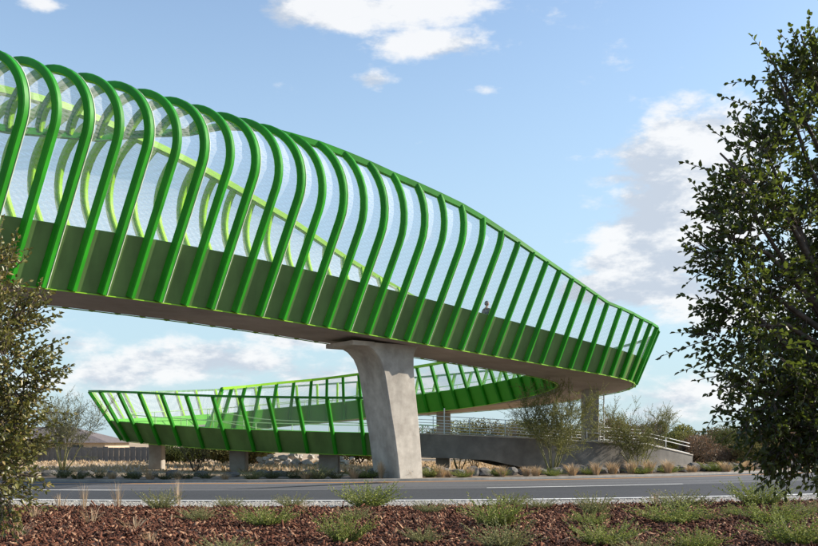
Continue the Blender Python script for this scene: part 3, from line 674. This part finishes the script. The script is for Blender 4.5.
# ---- low plants --------------------------------------------------------------
def shrub_mesh(seed, h, spread, stems, lf, mleaf, step=.03, upr=.8):
    rs = np.random.default_rng(seed); base, dirs, ln = [], [], []
    for _ in range(stems):
        a = rs.uniform(0, 6.283); r_ = rs.uniform(0, 1) ** .6; base.append(np.array([math.cos(a), math.sin(a), 0]) * r_ * spread * .25)
        dirs.append(np.array([math.cos(a) * r_ * spread, math.sin(a) * r_ * spread, h * upr * rs.uniform(.7, 1.1)])); ln.append(math.hypot(r_ * spread, h) * rs.uniform(.55, 1.05))
    P, Dr, Ln, Wd, lines, pid = sprigs(base, dirs, ln, rs, lf, lf * .42, step, droop=.3, curl=.5); V, Fq = leaf_cloud(P, Dr, Ln, Wd, .15, rs)
    tone = rs.uniform(.1, .7, stems); r_ = np.clip(tone[pid] + rs.normal(size=len(P)) * .15 + (rs.uniform(size=len(P)) < .08) * .4, 0, 1)
    TV, TF = thin_lines(lines, .004, .0015); return np_mesh('foliage', V, Fq, mleaf, np.repeat(r_, 2)), np_mesh('stems', TV, TF, M_TWIG)
def grass_mesh(seed, h, spread, blades, w_=.006):
    rs = np.random.default_rng(seed); V, Fc, rr = [], [], []
    for _ in range(blades):
        a = rs.uniform(0, 6.283); r_ = rs.uniform(0, 1) ** .7; b = np.array([math.cos(a), math.sin(a), 0]) * r_ * spread * .3; d = np.array([math.cos(a) * r_ * spread, math.sin(a) * r_ * spread, 0]); hh = h * rs.uniform(.5, 1.05)
        sd_ = np.array([-math.sin(a + .6), math.cos(a + .6), 0]) * w_; o = len(V); q = [b, b + d * .25 + np.array([0, 0, hh * .5]), b + d * .6 + np.array([0, 0, hh * .85]), b + d * 1.1 + np.array([0, 0, hh])]
        for i, p in enumerate(q): k = (1, .9, .6, .1)[i]; V += [p - sd_ * k, p + sd_ * k]
        Fc += [(o + 2 * i, o + 2 * i + 1, o + 2 * i + 3, o + 2 * i + 2) for i in range(3)]; rr += [rs.uniform(0, 1)] * 3
    return np_mesh('blades', np.array(V), np.array(Fc), M_STRAW, rr)
VAR = {}
for q in range(4):
    VAR['green', q] = shrub_mesh(40 + q, .34, .36, 90, .046, M_SHRUB, .017); VAR['sage', q] = shrub_mesh(50 + q, .34, .38, 74, .044, M_SAGE, .018)
    VAR['dark', q] = shrub_mesh(60 + q, .36, .42, 70, .06, M_DARKSHRUB, .03); VAR['straw', q] = (grass_mesh(70 + q, .42, .26, 150), None); VAR['wisp', q] = (grass_mesh(80 + q, .50, .20, 34, .004), None)
ORD = ['first', 'second', 'third', 'fourth', 'fifth', 'sixth', 'seventh', 'eighth', 'ninth', 'tenth', 'eleventh', 'twelfth', 'thirteenth', 'fourteenth', 'fifteenth', 'sixteenth', 'seventeenth', 'eighteenth', 'nineteenth', 'twentieth', 'twenty-first', 'twenty-second', 'twenty-third', 'twenty-fourth', 'twenty-fifth', 'twenty-sixth', 'twenty-seventh', 'twenty-eighth']
_vc = [0]
def plant(kind, X, Y, z, wid, hgt, name, label, cat, group):
    _vc[0] += 1; a, b_ = VAR[kind, _vc[0] % 4]; k_w = {'green': .62, 'sage': .64, 'dark': .78, 'straw': .52, 'wisp': .40}[kind]; k_h = {'green': .36, 'sage': .36, 'dark': .38, 'straw': .42, 'wisp': .5}[kind]
    root = empty(name, (X, Y, z), random.uniform(0, 6.28)); root.scale = (wid / k_w, wid / k_w, hgt / k_h); tag(root, label, cat, group)
    link(a.name.split('.')[0], a, root)
    if b_: link(b_.name.split('.')[0], b_, root)
    return root
def ground_at(x, y): Dp = EYE * F_PX / (y - HZ); return (x - CX) / F_PX * Dp, Dp
# foreground bed: x, y of the foot in the photo, width and height in px, kind
bed = [(160, 512, 40, 24, 'sage'), (198, 524, 36, 18, 'sage'), (228, 508, 30, 14, 'sage'), (268, 528, 56, 24, 'green'), (292, 507, 32, 16, 'sage'), (367, 508, 56, 30, 'green'), (345, 544, 50, 34, 'green'), (356, 524, 34, 18, 'sage'),
       (430, 514, 30, 16, 'sage'), (423, 545, 36, 20, 'sage'), (496, 531, 58, 36, 'green'), (503, 552, 66, 34, 'sage'), (510, 507, 34, 18, 'sage'), (538, 511, 34, 14, 'sage'), (594, 515, 42, 26, 'sage'), (588, 528, 34, 18, 'green'),
       (604, 549, 66, 30, 'green'), (680, 510, 60, 22, 'sage'), (676, 526, 78, 26, 'green'), (758, 508, 54, 30, 'green'), (733, 519, 20, 12, 'green'), (774, 527, 66, 26, 'green'), (696, 552, 54, 26, 'green'), (796, 548, 78, 36, 'green'), (640, 556, 50, 20, 'sage'), (812, 516, 40, 18, 'sage'), (225, 556, 50, 20, 'sage')]
cnt = {'green': 0, 'sage': 0}
for x, y, wd, hg, kd in sorted(bed):
    X, Y = ground_at(x, y); cnt[kd] += 1; nm = {'green': 'bright green low shrub', 'sage': 'pale sage-green low shrub'}[kd]
    plant(kd, X, Y, mulch_z(X, Y) - .02, wd * Y / F_PX, hg * Y / F_PX, 'low_shrub', '%s %s from the left in the wood-chip bed' % (ORD[cnt[kd] - 1], nm), 'shrub', 'low shrubs in the mulch bed')
dry = [(34, 520, 30, 16), (60, 510, 22, 18), (84, 512, 18, 30), (92, 526, 34, 18), (118, 509, 22, 28), (134, 535, 40, 16), (150, 546, 30, 14), (20, 540, 34, 16), (178, 505, 14, 30), (305, 512, 24, 10), (655, 508, 26, 16), (470, 512, 24, 10), (765, 545, 30, 14)]
for j, (x, y, wd, hg) in enumerate(sorted(dry)):
    X, Y = ground_at(x, y); plant('wisp', X, Y, mulch_z(X, Y) - .02, wd * Y / F_PX, hg * Y / F_PX, 'dry_grass_tuft', '%s wispy straw grass tuft from the left in the wood-chip bed' % ORD[j], 'grass', 'dry tufts in the mulch bed')

# wood chips: nobody could count them
def chips(n=64000):
    rs = np.random.default_rng(5); Y = rs.uniform(8.5 ** 2, 22.6 ** 2, n) ** .5; X = rs.uniform(-1, 1, n) * (Y * .52 + 2.2)
    keep = Y < np.array([Ygrav(a) for a in X]) + .06 * rs.normal(size=n); X, Y = X[keep], Y[keep]; n = len(X)
    Z = np.array([mulch_z(a, b) for a, b in zip(X, Y)]) + .008
    Lh, Wh, Hh = rs.gamma(4., .0085, n) + .006, rs.uniform(.007, .021, n), rs.uniform(.003, .012, n); yaw = rs.uniform(0, 6.283, n); t1 = rs.normal(size=n) * .38; t2 = rs.normal(size=n) * .38
    ex = np.stack([np.cos(yaw) * np.cos(t1), np.sin(yaw) * np.cos(t1), np.sin(t1)], 1); ey = np.stack([-np.sin(yaw) * np.cos(t2), np.cos(yaw) * np.cos(t2), np.sin(t2)], 1); ez = np.cross(ex, ey)
    C = np.stack([X, Y, Z + np.abs(np.sin(t1)) * Lh * .8], 1); V = []
    for (a, b, c) in ((-1, -1, -1), (1, -.7, -1), (.9, 1, -1), (-.85, .8, -1), (-1, -1, 1), (1, -.7, 1), (.9, 1, 1), (-.85, .8, 1)): V.append(C + ex * (a * Lh)[:, None] + ey * (b * Wh)[:, None] + ez * (c * Hh)[:, None])
    V = np.stack(V, 1).reshape(-1, 3); o = np.arange(n)[:, None] * 8
    Fq = np.concatenate([o + np.array(f_) for f_ in ((4, 5, 6, 7), (0, 1, 5, 4), (1, 2, 6, 5), (2, 3, 7, 6), (3, 0, 4, 7))], 1).reshape(-1, 4); r_ = rs.uniform(0, 1, n) ** 1.5
    r_[rs.uniform(size=n) < .05] = rs.uniform(.85, 1)
    tag(link('wood_chips', np_mesh('wood_chips', V, Fq, M_CHIP, np.repeat(r_, 5))), 'reddish brown wood chips covering the foreground bed', 'wood chips', kind='stuff')
chips()
# pebbles on the shoulder
def pebbles(n=9000):
    rs = np.random.default_rng(6); X = rs.uniform(-16, 16, n); Y = np.array([lerp(Ygrav(a) - .1, Yedge(a, -.35), b) for a, b in zip(X, rs.uniform(0, 1, n) ** 1.3)]); r_ = rs.uniform(.012, .045, n); V = []
    for d in ((1, 0, 0), (0, 1, 0), (-1, 0, 0), (0, -1, 0), (0, 0, .75)): V.append(np.stack([X, Y, np.zeros(n)], 1) + np.array(d) * (r_ * rs.uniform(.7, 1.3, n))[:, None])
    V = np.stack(V, 1).reshape(-1, 3); o = np.arange(n)[:, None] * 5; Fq = np.concatenate([o + np.array(f_) for f_ in ((0, 1, 4), (1, 2, 4), (2, 3, 4), (3, 0, 4))], 1).reshape(-1, 3)
    tag(link('shoulder_pebbles', np_mesh('shoulder_pebbles', V, Fq, M_GRAVEL, None, 3)), 'pale loose gravel along the road shoulder', 'gravel', kind='stuff')
pebbles()

# ---- median: dark edging stones, tufts, shrubs --------------------------------
def stone_mesh(seed, sx, sy, sz, m, jit=.12, sub=1):
    import bmesh
    bm = bmesh.new(); bmesh.ops.create_icosphere(bm, subdivisions=sub + 1, radius=1.0); rs = random.Random(seed)
    for v in bm.verts:
        c = v.co; q = max(abs(c.x), abs(c.y), abs(c.z)); c = c.lerp(c / q, .45); k = 1 + jit * mnoise.noise((c.x * 1.6 + seed, c.y * 1.6, c.z * 1.6)) * 2; v.co = Vector((c.x * sx * k, c.y * sy * k, c.z * sz * k))
    me = bpy.data.meshes.new('stone'); bm.to_mesh(me); bm.free(); me.materials.append(m); return me
ED = empty('stone_edging', (0, 0, 0)); tag(ED, 'low row of dark edging stones along the planted median', 'stone edging')
SV = [stone_mesh(100 + q, .30, .24, .20, M_STONE, .16) for q in range(6)]
X = -1.4; k = 0
while X < 26:
    Yb = Yfar(X) + 2.2 + max(0, X - 6) * .02; o = link('stone', SV[k % 6], ED, (X, Yb + random.uniform(-.1, .1), .20)); o.rotation_euler = (random.uniform(-.15, .15), random.uniform(-.15, .15), random.uniform(-.4, .4) + .3)
    sc_ = random.uniform(.8, 1.2); o.scale = (sc_, sc_, random.uniform(.8, 1.3)); X += random.uniform(.5, .74); k += 1
X = -24.
while X < -1.6:
    Yb = Yfar(X) + 3.4; o = link('stone', SV[k % 6], ED, (X, Yb + random.uniform(-.3, .3), .14)); o.rotation_euler = (0, 0, random.uniform(-.5, .5)); sc_ = random.uniform(.6, 1.1); o.scale = (sc_ * 1.2, sc_, random.uniform(.6, 1.)); X += random.uniform(.6, 1.3); k += 1
med = [(98, 30, 16, 'dark'), (128, 26, 12, 'dark'), (135, 24, 16, 'dark'), (165, 34, 12, 'dark'), (188, 30, 12, 'dark'), (206, 30, 12, 'dark'), (252, 32, 14, 'sage'), (272, 36, 14, 'dark'), (296, 44, 14, 'dark'), (318, 36, 18, 'sage'), (336, 30, 14, 'dark'), (365, 40, 12, 'green'), (400, 24, 12, 'green'), (430, 24, 14, 'green'), (462, 22, 10, 'green'), (500, 24, 10, 'green'), (552, 24, 10, 'green'), (590, 22, 10, 'green'), (640, 26, 10, 'green'), (668, 26, 10, 'green'), (716, 40, 12, 'green'), (78, 34, 16, 'dark'), (62, 30, 18, 'dark')]
cnt = {}
for x, wd, hg, kd in sorted(med):
    X = (x - CX) / F_PX * 36.; 
    for _ in range(4): Y = Yfar(X) + .9 + .35 * ((x * 7) % 3); X = (x - CX) / F_PX * Y
    cnt[kd] = cnt.get(kd, 0) + 1; nm = {'dark': 'dark green clump', 'sage': 'yellowish sage clump', 'green': 'small fresh green clump'}[kd]
    kq = .68 if kd == 'dark' else .9
    plant(kd, X, Y, .05, wd * kq * Y / F_PX, hg * kq * Y / F_PX, 'median_shrub', '%s %s from the left along the far kerb' % (ORD[cnt[kd] - 1], nm), 'shrub', 'shrubs along the median')
tuf = [(112, 22, 12), (150, 26, 12), (178, 22, 12), (225, 20, 12), (306, 26, 12), (354, 24, 14), (381, 14, 26), (388, 16, 20), (408, 20, 12), (440, 24, 16), (448, 18, 14), (470, 16, 14), (502, 20, 16), (526, 18, 16), (536, 22, 18), (572, 26, 20), (596, 20, 16), (613, 22, 16), (631, 22, 18), (649, 24, 22), (668, 22, 20), (692, 24, 14), (726, 26, 16), (748, 30, 18), (766, 24, 14)]
for j, (x, wd, hg) in enumerate(sorted(tuf)):
    X = (x - CX) / F_PX * 36.
    for _ in range(4): Y = Yfar(X) + .75 + .3 * ((x * 5) % 3); X = (x - CX) / F_PX * Y
    plant('straw', X, Y, .05, wd * .85 * Y / F_PX, hg * random.uniform(.6, .9) * Y / F_PX, 'straw_tuft', '%s tan straw tuft from the left along the far kerb' % ORD[j], 'grass', 'straw tufts along the median')

# ---- wispy desert trees -------------------------------------------------------
def wispy(name, label, X, Y, h, spread, mleaf, seed, n_stem=6, lf=.07, dens=1.0, leaf=True, group='wispy desert trees', bark=M_TWIG, lean=0., z=0.):
    rs = np.random.default_rng(seed); root = empty(name, (X, Y, z)); tag(root, label, 'tree' if h > 2 else 'shrub', group); trunks = MB(); lines2 = []; base, dirs, ln = [], [], []
    for j in range(n_stem):
        a = rs.uniform(0, 6.283) if n_stem > 2 else j * 3.14; sp = spread * rs.uniform(.25, .62); top = np.array([math.cos(a) * sp + lean * h, math.sin(a) * sp * .8, h * rs.uniform(.55, .78)]); b = np.array([math.cos(a) * .07, math.sin(a) * .07, -.1]); mid = b * .5 + top * .42 + np.array([0, 0, h * .06]) + rs.normal(size=3) * .06 * h * .3
        trunks.tube([tuple(b), tuple(lerp(b, mid, .5) + rs.normal(size=3) * .03), tuple(mid), tuple(lerp(mid, top, .5) + rs.normal(size=3) * .06), tuple(top)], [.028 * h * .3 + .012, .03, .022, .014, .007], 5)
        for _ in range(int(9 * dens)):
            k = rs.uniform(.25, 1.); p = lerp(mid, top, (k - .4) / .6) if k > .4 else lerp(b, mid, k / .4); d = (top - b) / np.linalg.norm(top - b) * .8 + rs.normal(size=3) * .55 + np.array([0, 0, .25]); L_ = h * rs.uniform(.18, .36); e = p + d / np.linalg.norm(d) * L_; lines2.append([p, lerp(p, e, .5) + rs.normal(size=3) * .03, e])
            for _ in range(int(7 * dens)):
                q = lerp(p, e, rs.uniform(.15, 1.)); base.append(q); dd = d + rs.normal(size=3) * .75 + np.array([0, 0, .15]); dirs.append(dd); ln.append(h * rs.uniform(.07, .17))
    trunks.build('trunk', bark, root, smooth=True); V, Fc = thin_lines(lines2, .011, .004); link('branches', np_mesh('branches', V, Fc, bark), root)
    P, Dr, Ln, Wd, lines, pid = sprigs(base, dirs, ln, rs, lf, lf * .34, lf * .45, droop=.2, curl=.6); V, Fc = thin_lines(lines, .0055, .003); link('twigs', np_mesh('twigs', V, Fc, bark), root)['kind'] = 'stuff'
    if leaf:
        V, Fq = leaf_cloud(P, Dr, Ln, Wd, .1, rs); r_ = np.clip(rs.uniform(.05, .75, len(base))[pid] + rs.normal(size=len(P)) * .12, 0, 1); link('crown', np_mesh('crown', V, Fq, mleaf, np.repeat(r_, 2)), root)['kind'] = 'stuff'
    return root
wispy('palo_verde', 'airy olive desert tree standing before the concrete ramp below the main deck', 6.45, 40.6, 4.3, 3.4, M_PALO, 3, 9, .095, 1.75)
wispy('palo_verde', 'airy olive desert tree before the streaked end of the concrete ramp', 10.95, 43.0, 3.3, 3.5, M_PALO, 4, 9, .095, 1.7)
wispy('palo_verde', 'grey feathery desert tree beside the left bend of the ramp', -17.0, 44.2, 3.9, 2.8, M_GREYPALO, 5, 8, .10, 1.5, lean=.05)
wispy('palo_verde', 'small airy desert tree behind the flared pier near its right foot', 2.6, 46.6, 2.3, 2.0, M_PALO, 8, 6, .07, .8)
wispy('bare_shrub', 'leafless forked shrub between the first and second ramp columns', -10.9, 46.0, 1.6, 1.9, M_BRUSH, 6, 6, .05, .6, leaf=False, group='leafless shrubs under the ramp', bark=M_BARK)
wispy('bare_shrub', 'leafless shrub under the concrete ramp beside its narrow column', 3.4, 45.6, 1.3, 1.5, M_BRUSH, 7, 5, .05, .6, leaf=False, group='leafless shrubs under the ramp', bark=M_BARK)

# ---- background brush: each bush its own thing --------------------------------
def bush(name, label, X, Y, w_, h, mleaf, seed, n=1500, lf=.16, group='background brush', z=0., cat='bush'):
    rs = np.random.default_rng(seed); root = empty(name, (X, Y, z)); tag(root, label, cat, group); nb = 7; C_ = np.stack([rs.uniform(-.34, .34, nb) * w_, rs.uniform(-.3, .3, nb) * w_ * .7, rs.uniform(.25, .68, nb) * h], 1); Rb = rs.uniform(.20, .34, nb)
    j = rs.integers(0, nb, n); v = rs.normal(size=(n, 3)); v /= np.linalg.norm(v, axis=1, keepdims=True); rad = (rs.uniform(.1, 1, n) ** .5 * Rb[j])[:, None]; P = C_[j] + v * rad * np.array([w_, w_ * .8, h * 1.1]); P[:, 2] = np.maximum(P[:, 2], .05 * h); Dr = v + rs.normal(size=(n, 3)) * .6 + np.array([0, 0, .4])
    V, Fq = leaf_cloud(P, Dr, rs.uniform(.6, 1.3, n) * lf, rs.uniform(.6, 1.2, n) * lf * .55, .2, rs); r_ = np.clip(rs.uniform(.0, .7, nb)[j] * .6 + rs.uniform(0, .5, n), 0, 1); link('crown', np_mesh('crown', V, Fq, mleaf, np.repeat(r_, 2)), root)['kind'] = 'stuff'
    tk = MB()
    for q in range(5): tk.tube([(0, 0, -.1), tuple(C_[q] * np.array([.4, .4, .5])), tuple(C_[q])], [.05, .035, .015], 5)
    tk.build('trunk', M_BARK, root); return root
def at_px(x, Dp): return (x - CX) / F_PX * Dp
bk = [(170, 62, 3.4, 1.25, M_DARKSHRUB, 'low dark hedge bush'), (205, 64, 4., 1.35, M_DARKSHRUB, 'low dark hedge bush'), (232, 62, 2.8, 1.5, M_BRUSH, 'low olive bush'), (255, 60, 2.6, 1.3, M_BRUSH, 'low olive bush'), (360, 60, 3.0, 1.5, M_BRUSH, 'low olive bush'), (392, 66, 3.2, 2.2, M_BRUSH, 'low olive bush'),
      (462, 74, 4.5, 3.4, M_PALO, 'tall pale olive bush'), (492, 70, 4.2, 3.2, M_BRUSH, 'tall brown-green bush'), (520, 76, 4.6, 3.5, M_PALO, 'tall pale olive bush'), (548, 72, 4.2, 3.3, M_BRUSH, 'tall brown-green bush'), (432, 80, 4.0, 3.0, M_BRUSH, 'tall brown-green bush'),
      (612, 74, 4.2, 4.0, M_REDBRUSH, 'russet bush'), (642, 78, 4.2, 3.4, M_REDBRUSH, 'russet bush'), (668, 70, 4.0, 3.0, M_PALO, 'tall pale olive bush'), (708, 66, 4.6, 3.0, M_BRUSH, 'tall brown-green bush'), (735, 62, 3.8, 2.6, M_REDBRUSH, 'russet bush'), (765, 68, 4.6, 3.2, M_BRUSH, 'tall brown-green bush'), (800, 64, 4.4, 2.8, M_REDBRUSH, 'russet bush'), (845, 66, 5., 3.2, M_BRUSH, 'tall brown-green bush'), (580, 84, 4.4, 3.2, M_BRUSH, 'tall brown-green bush'), (20, 66, 4.4, 2.0, M_BRUSH, 'low olive bush'), (-30, 64, 4.4, 2.4, M_BRUSH, 'low olive bush'), (895, 70, 5., 3., M_PALO, 'tall pale olive bush'), (722, 54, 3.4, 1.9, M_REDBRUSH, 'russet bush'), (752, 53, 3.6, 2.1, M_BRUSH, 'tall brown-green bush'), (785, 54, 3.8, 2.0, M_REDBRUSH, 'russet bush'), (815, 55, 3.8, 2.2, M_BRUSH, 'tall brown-green bush'), (690, 60, 3.2, 1.9, M_REDBRUSH, 'russet bush')]
cnt = {}
for j, (x, Dp, w_, h, m_, nm) in enumerate(sorted(bk, key=lambda q: q[0])):
    cnt[nm] = cnt.get(nm, 0) + 1; bush('background_bush', '%s %s from the left in the background behind the ramp' % (ORD[cnt[nm] - 1], nm), at_px(x, Dp), Dp, w_, h, m_, 200 + j, 4600, .17 if Dp > 58 else .12)
for j, (x, Dp, h, nm) in enumerate(((640, 60, 3.6, 'bare twiggy tree rising behind the ramp end'), (668, 62, 3.6, 'bare twiggy tree beside the russet bushes behind the ramp end'), (505, 66, 3.4, 'bare twiggy tree behind the ramp under the loop'))):
    wispy('twiggy_tree', nm, at_px(x, Dp), Dp, h, 2.6, M_BRUSH, 300 + j, 7, .07, .9, leaf=False, group='bare trees in the background', bark=M_REDBRUSH if False else M_BARK)
bush('round_tree', 'rounded olive tree beside the dark oak behind the ramp end', at_px(716, 58), 58, 5.0, 2.75, M_DARKSHRUB, 333, 5000, .11, None, cat='tree')

# field straw: uncountable
def field(n=16000):
    rs = np.random.default_rng(9); Y = rs.uniform(45, 66, n); X = rs.uniform(-.62, .55, n) * Y; keep = mask = np.array([mnoise.noise((a * .12, b * .25, 1.)) for a, b in zip(X, Y)]) + rs.uniform(-.3, .3, n) > -.05; X, Y = X[keep], Y[keep]; n = len(X); hh = rs.uniform(.05, .20, n); a = rs.uniform(0, 6.283, n); w_ = rs.uniform(.03, .10, n)
    dx = np.stack([np.cos(a), np.sin(a), 0 * a], 1) * w_[:, None]; C = np.stack([X, Y, np.full(n, -.06)], 1); tp = C + np.stack([rs.normal(size=n) * .05, rs.normal(size=n) * .05, hh], 1); V = np.stack([C - dx, C + dx, tp + dx * .35, tp - dx * .5], 1).reshape(-1, 3); Fq = np.arange(n * 4).reshape(-1, 4)
    tag(link('field_straw', np_mesh('field_straw', V, Fq, M_STRAW, rs.uniform(0, 1, n))), 'short dry straw covering the field behind the ramp', 'dry grass', kind='stuff')
field()
# boulder pile beyond the ramp columns
BV = [stone_mesh(140 + q, .40, .34, .26, M_BOULDER, .30) for q in range(6)]
rb = random.Random(4); bl = []
for j in range(28):
    x = 262 + j * 3.3 + rb.uniform(-2, 2); Dp = rb.uniform(55, 59.5); bl.append((x, Dp, rb.uniform(.45, .95), rb.uniform(.02, .30) + (.25 if j % 3 == 0 else 0)))
for j, (x, Dp, k, z) in enumerate(bl):
    o = link('boulder', BV[j % 6], None, (at_px(x, Dp), Dp, z)); o.rotation_euler = (rb.uniform(-.4, .4), rb.uniform(-.4, .4), rb.uniform(0, 6)); o.scale = (k, k, k * rb.uniform(.7, 1.1))
    tag(o, '%s pale grey boulder from the left in the rock pile under the ramp' % ORD[j], 'boulder', 'boulders in the rock pile')

# board fence and house far left
FN = empty('board_fence', (at_px(70, 66), 66, 0)); tag(FN, 'dark weathered board fence across the dry field at left', 'fence')
mbd = MB(); mbd.box((-.19, -.02, 0), (.19, .02, 1.08)); fm = mbd.mesh('board', M_FENCE)
for j in range(46):
    o = link('board', fm, FN, (-9.0 + j * .40, random.uniform(-.01, .01), random.uniform(-.1, -.02)))
for hz_ in (.25, .8):
    mb = MB(); mb.box((-9.2, .025, hz_), (9.3, .07, hz_ + .08)); mb.build('fence_rail', M_FENCE, FN)
HS = empty('house', (at_px(66, 84), 84, 0)); tag(HS, 'low tan house with a brown hip roof beyond the fence', 'house')
mb = MB(); mb.box((-6.2, -3.5, -.2), (4.8, 3.5, 1.35)); mb.build('wall', M_STUCCO, HS)
mb = MB(); e = .5
mb.add([(-6.2 - e, -3.5 - e, 1.3), (4.8 + e, -3.5 - e, 1.3), (4.8 + e, 3.5 + e, 1.3), (-6.2 - e, 3.5 + e, 1.3), (-5.4, 0, 2.75), (.6, 0, 2.75)], [(0, 1, 5, 4), (1, 2, 5), (2, 3, 4, 5), (3, 0, 4), (3, 2, 1, 0)]); mb.build('roof', M_ROOF, HS)
for xx in (-4.2, -1., 2.4):
    mb = MB(); mb.box((xx - .5, -3.53, .35), (xx + .5, -3.51, 1.1)); wob = mb.build('window', M_GLASS, HS); mb = MB(); mb.box((xx - .56, -3.56, .29), (xx + .56, -3.535, .345)); mb.build('sill', M_STUCCO, wob)

# ---- walker on the deck --------------------------------------------------------
def person(X, Y, z, rz):
    root = empty('person', (X, Y, z), rz); tag(root, 'person in a dark jacket walking on the bridge deck', 'person')
    J = {'pel': (0, 0, .98), 'spine': (0, .01, 1.18), 'chest': (0, .0, 1.40), 'neck': (0, 0, 1.56), 'hd': (0, -.02, 1.64), 'ls': (.19, 0, 1.47), 'le': (.25, .06, 1.19), 'lw': (.23, -.08, .96), 'rs': (-.19, 0, 1.47), 're': (-.25, -.02, 1.19), 'rw': (-.24, -.16, .97), 'lh': (.10, 0, .93), 'lk': (.11, -.14, .52), 'la': (.11, -.10, .09), 'lt': (.12, -.26, .04), 'rh': (-.10, 0, .93), 'rk': (-.11, .06, .50), 'ra': (-.11, .24, .12), 'rt': (-.12, .12, .04)}
    ed = [('pel', 'spine'), ('spine', 'chest'), ('chest', 'neck'), ('neck', 'hd'), ('chest', 'ls'), ('ls', 'le'), ('le', 'lw'), ('chest', 'rs'), ('rs', 're'), ('re', 'rw'), ('pel', 'lh'), ('lh', 'lk'), ('lk', 'la'), ('la', 'lt'), ('pel', 'rh'), ('rh', 'rk'), ('rk', 'ra'), ('ra', 'rt')]
    rad = {'pel': .15, 'spine': .14, 'chest': .16, 'neck': .06, 'hd': .055, 'ls': .075, 'le': .05, 'lw': .035, 'rs': .075, 're': .05, 'rw': .035, 'lh': .10, 'lk': .065, 'la': .045, 'lt': .035, 'rh': .10, 'rk': .065, 'ra': .045, 'rt': .035}
    keys = list(J)
    for side, wn_ in ((1, 'lw'), (-1, 'rw')):
        wx, wy, wz = J[wn_]; pk = wn_ + 'p'; J[pk] = (wx, wy - .03, wz - .08); rad[pk] = .028; ed.append((wn_, pk)); 
        for q in range(4):
            k1 = pk + str(q); k2 = k1 + 'b'; J[k1] = (wx + (q - 1.5) * .012, wy - .035 - .01 * q, wz - .135 + abs(q - 1.3) * .006); J[k2] = (wx + (q - 1.5) * .012 - side * .01, wy - .055, wz - .165 + abs(q - 1.3) * .01); rad[k1] = .0085; rad[k2] = .007; ed += [(pk, k1), (k1, k2)]
        k1 = pk + 't'; J[k1] = (wx - side * .035, wy - .06, wz - .09); rad[k1] = .010; ed.append((wn_, k1))
    keys = list(J); me = bpy.data.meshes.new('body'); me.from_pydata([J[k] for k in keys], [(keys.index(a), keys.index(b)) for a, b in ed], []); o = link('body', me, root)
    sk = o.modifiers.new('skin', 'SKIN'); 
    for i, k in enumerate(keys): v = me.skin_vertices[0].data[i]; v.radius = (rad[k], rad[k] * (.75 if k in ('chest', 'spine', 'pel') else 1)); v.use_root = (k == 'pel')
    sb = o.modifiers.new('sub', 'SUBSURF'); sb.levels = 2; sb.render_levels = 2
    dg = bpy.context.evaluated_depsgraph_get(); nm = bpy.data.meshes.new_from_object(o.evaluated_get(dg)); o.modifiers.clear(); o.data = nm; nm.materials.clear()
    for m_ in (M_JACKET, M_JEANS, M_SKIN): nm.materials.append(m_)
    for p in nm.polygons: c = p.center; p.use_smooth = True; p.material_index = 2 if c.z > 1.53 or (abs(c.x) > .17 and c.z < .95) else (1 if c.z < .95 else 0)
    import bmesh
    bm = bmesh.new(); bmesh.ops.create_icosphere(bm, subdivisions=3, radius=1)
    for v in bm.verts:
        c = v.co; x, y, zz = c.x * .078, c.y * .098, c.z * .118
        if zz < -.02: x *= 1 + zz * 2.2; y *= 1 + zz * 1.2
        if c.y < -.9 and -.35 < c.z < .15 and abs(c.x) < .28: y -= .022
        if c.y < -.8 and .05 < c.z < .25 and .25 < abs(c.x) < .55: y += .010
        if abs(c.x) > .93 and -.3 < c.z < .25: x *= 1.14
        v.co = Vector((x, y, zz))
    hm = bpy.data.meshes.new('head'); bm.to_mesh(hm); bm.free(); hm.materials.append(M_SKIN); hm.polygons.foreach_set('use_smooth', [True] * len(hm.polygons)); link('head', hm, root, (0, -.025, 1.735))
    bm = bmesh.new(); bmesh.ops.create_icosphere(bm, subdivisions=3, radius=1)
    bmesh.ops.delete(bm, geom=[v for v in bm.verts if (v.co.y < -.35 and v.co.z < .45) or v.co.z < -.55], context='VERTS')
    for v in bm.verts: v.co = Vector((v.co.x * .088, v.co.y * .108, v.co.z * .127))
    hm = bpy.data.meshes.new('hair'); bm.to_mesh(hm); bm.free(); hm.materials.append(M_HAIR); link('hair', hm, root, (0, -.018, 1.742))
tq = 18.3; pc = E(tq) - N2 * 1.5
person(pc.x, pc.y, zmain(tq) + .72, math.atan2(D2.y, D2.x) + math.pi / 2)
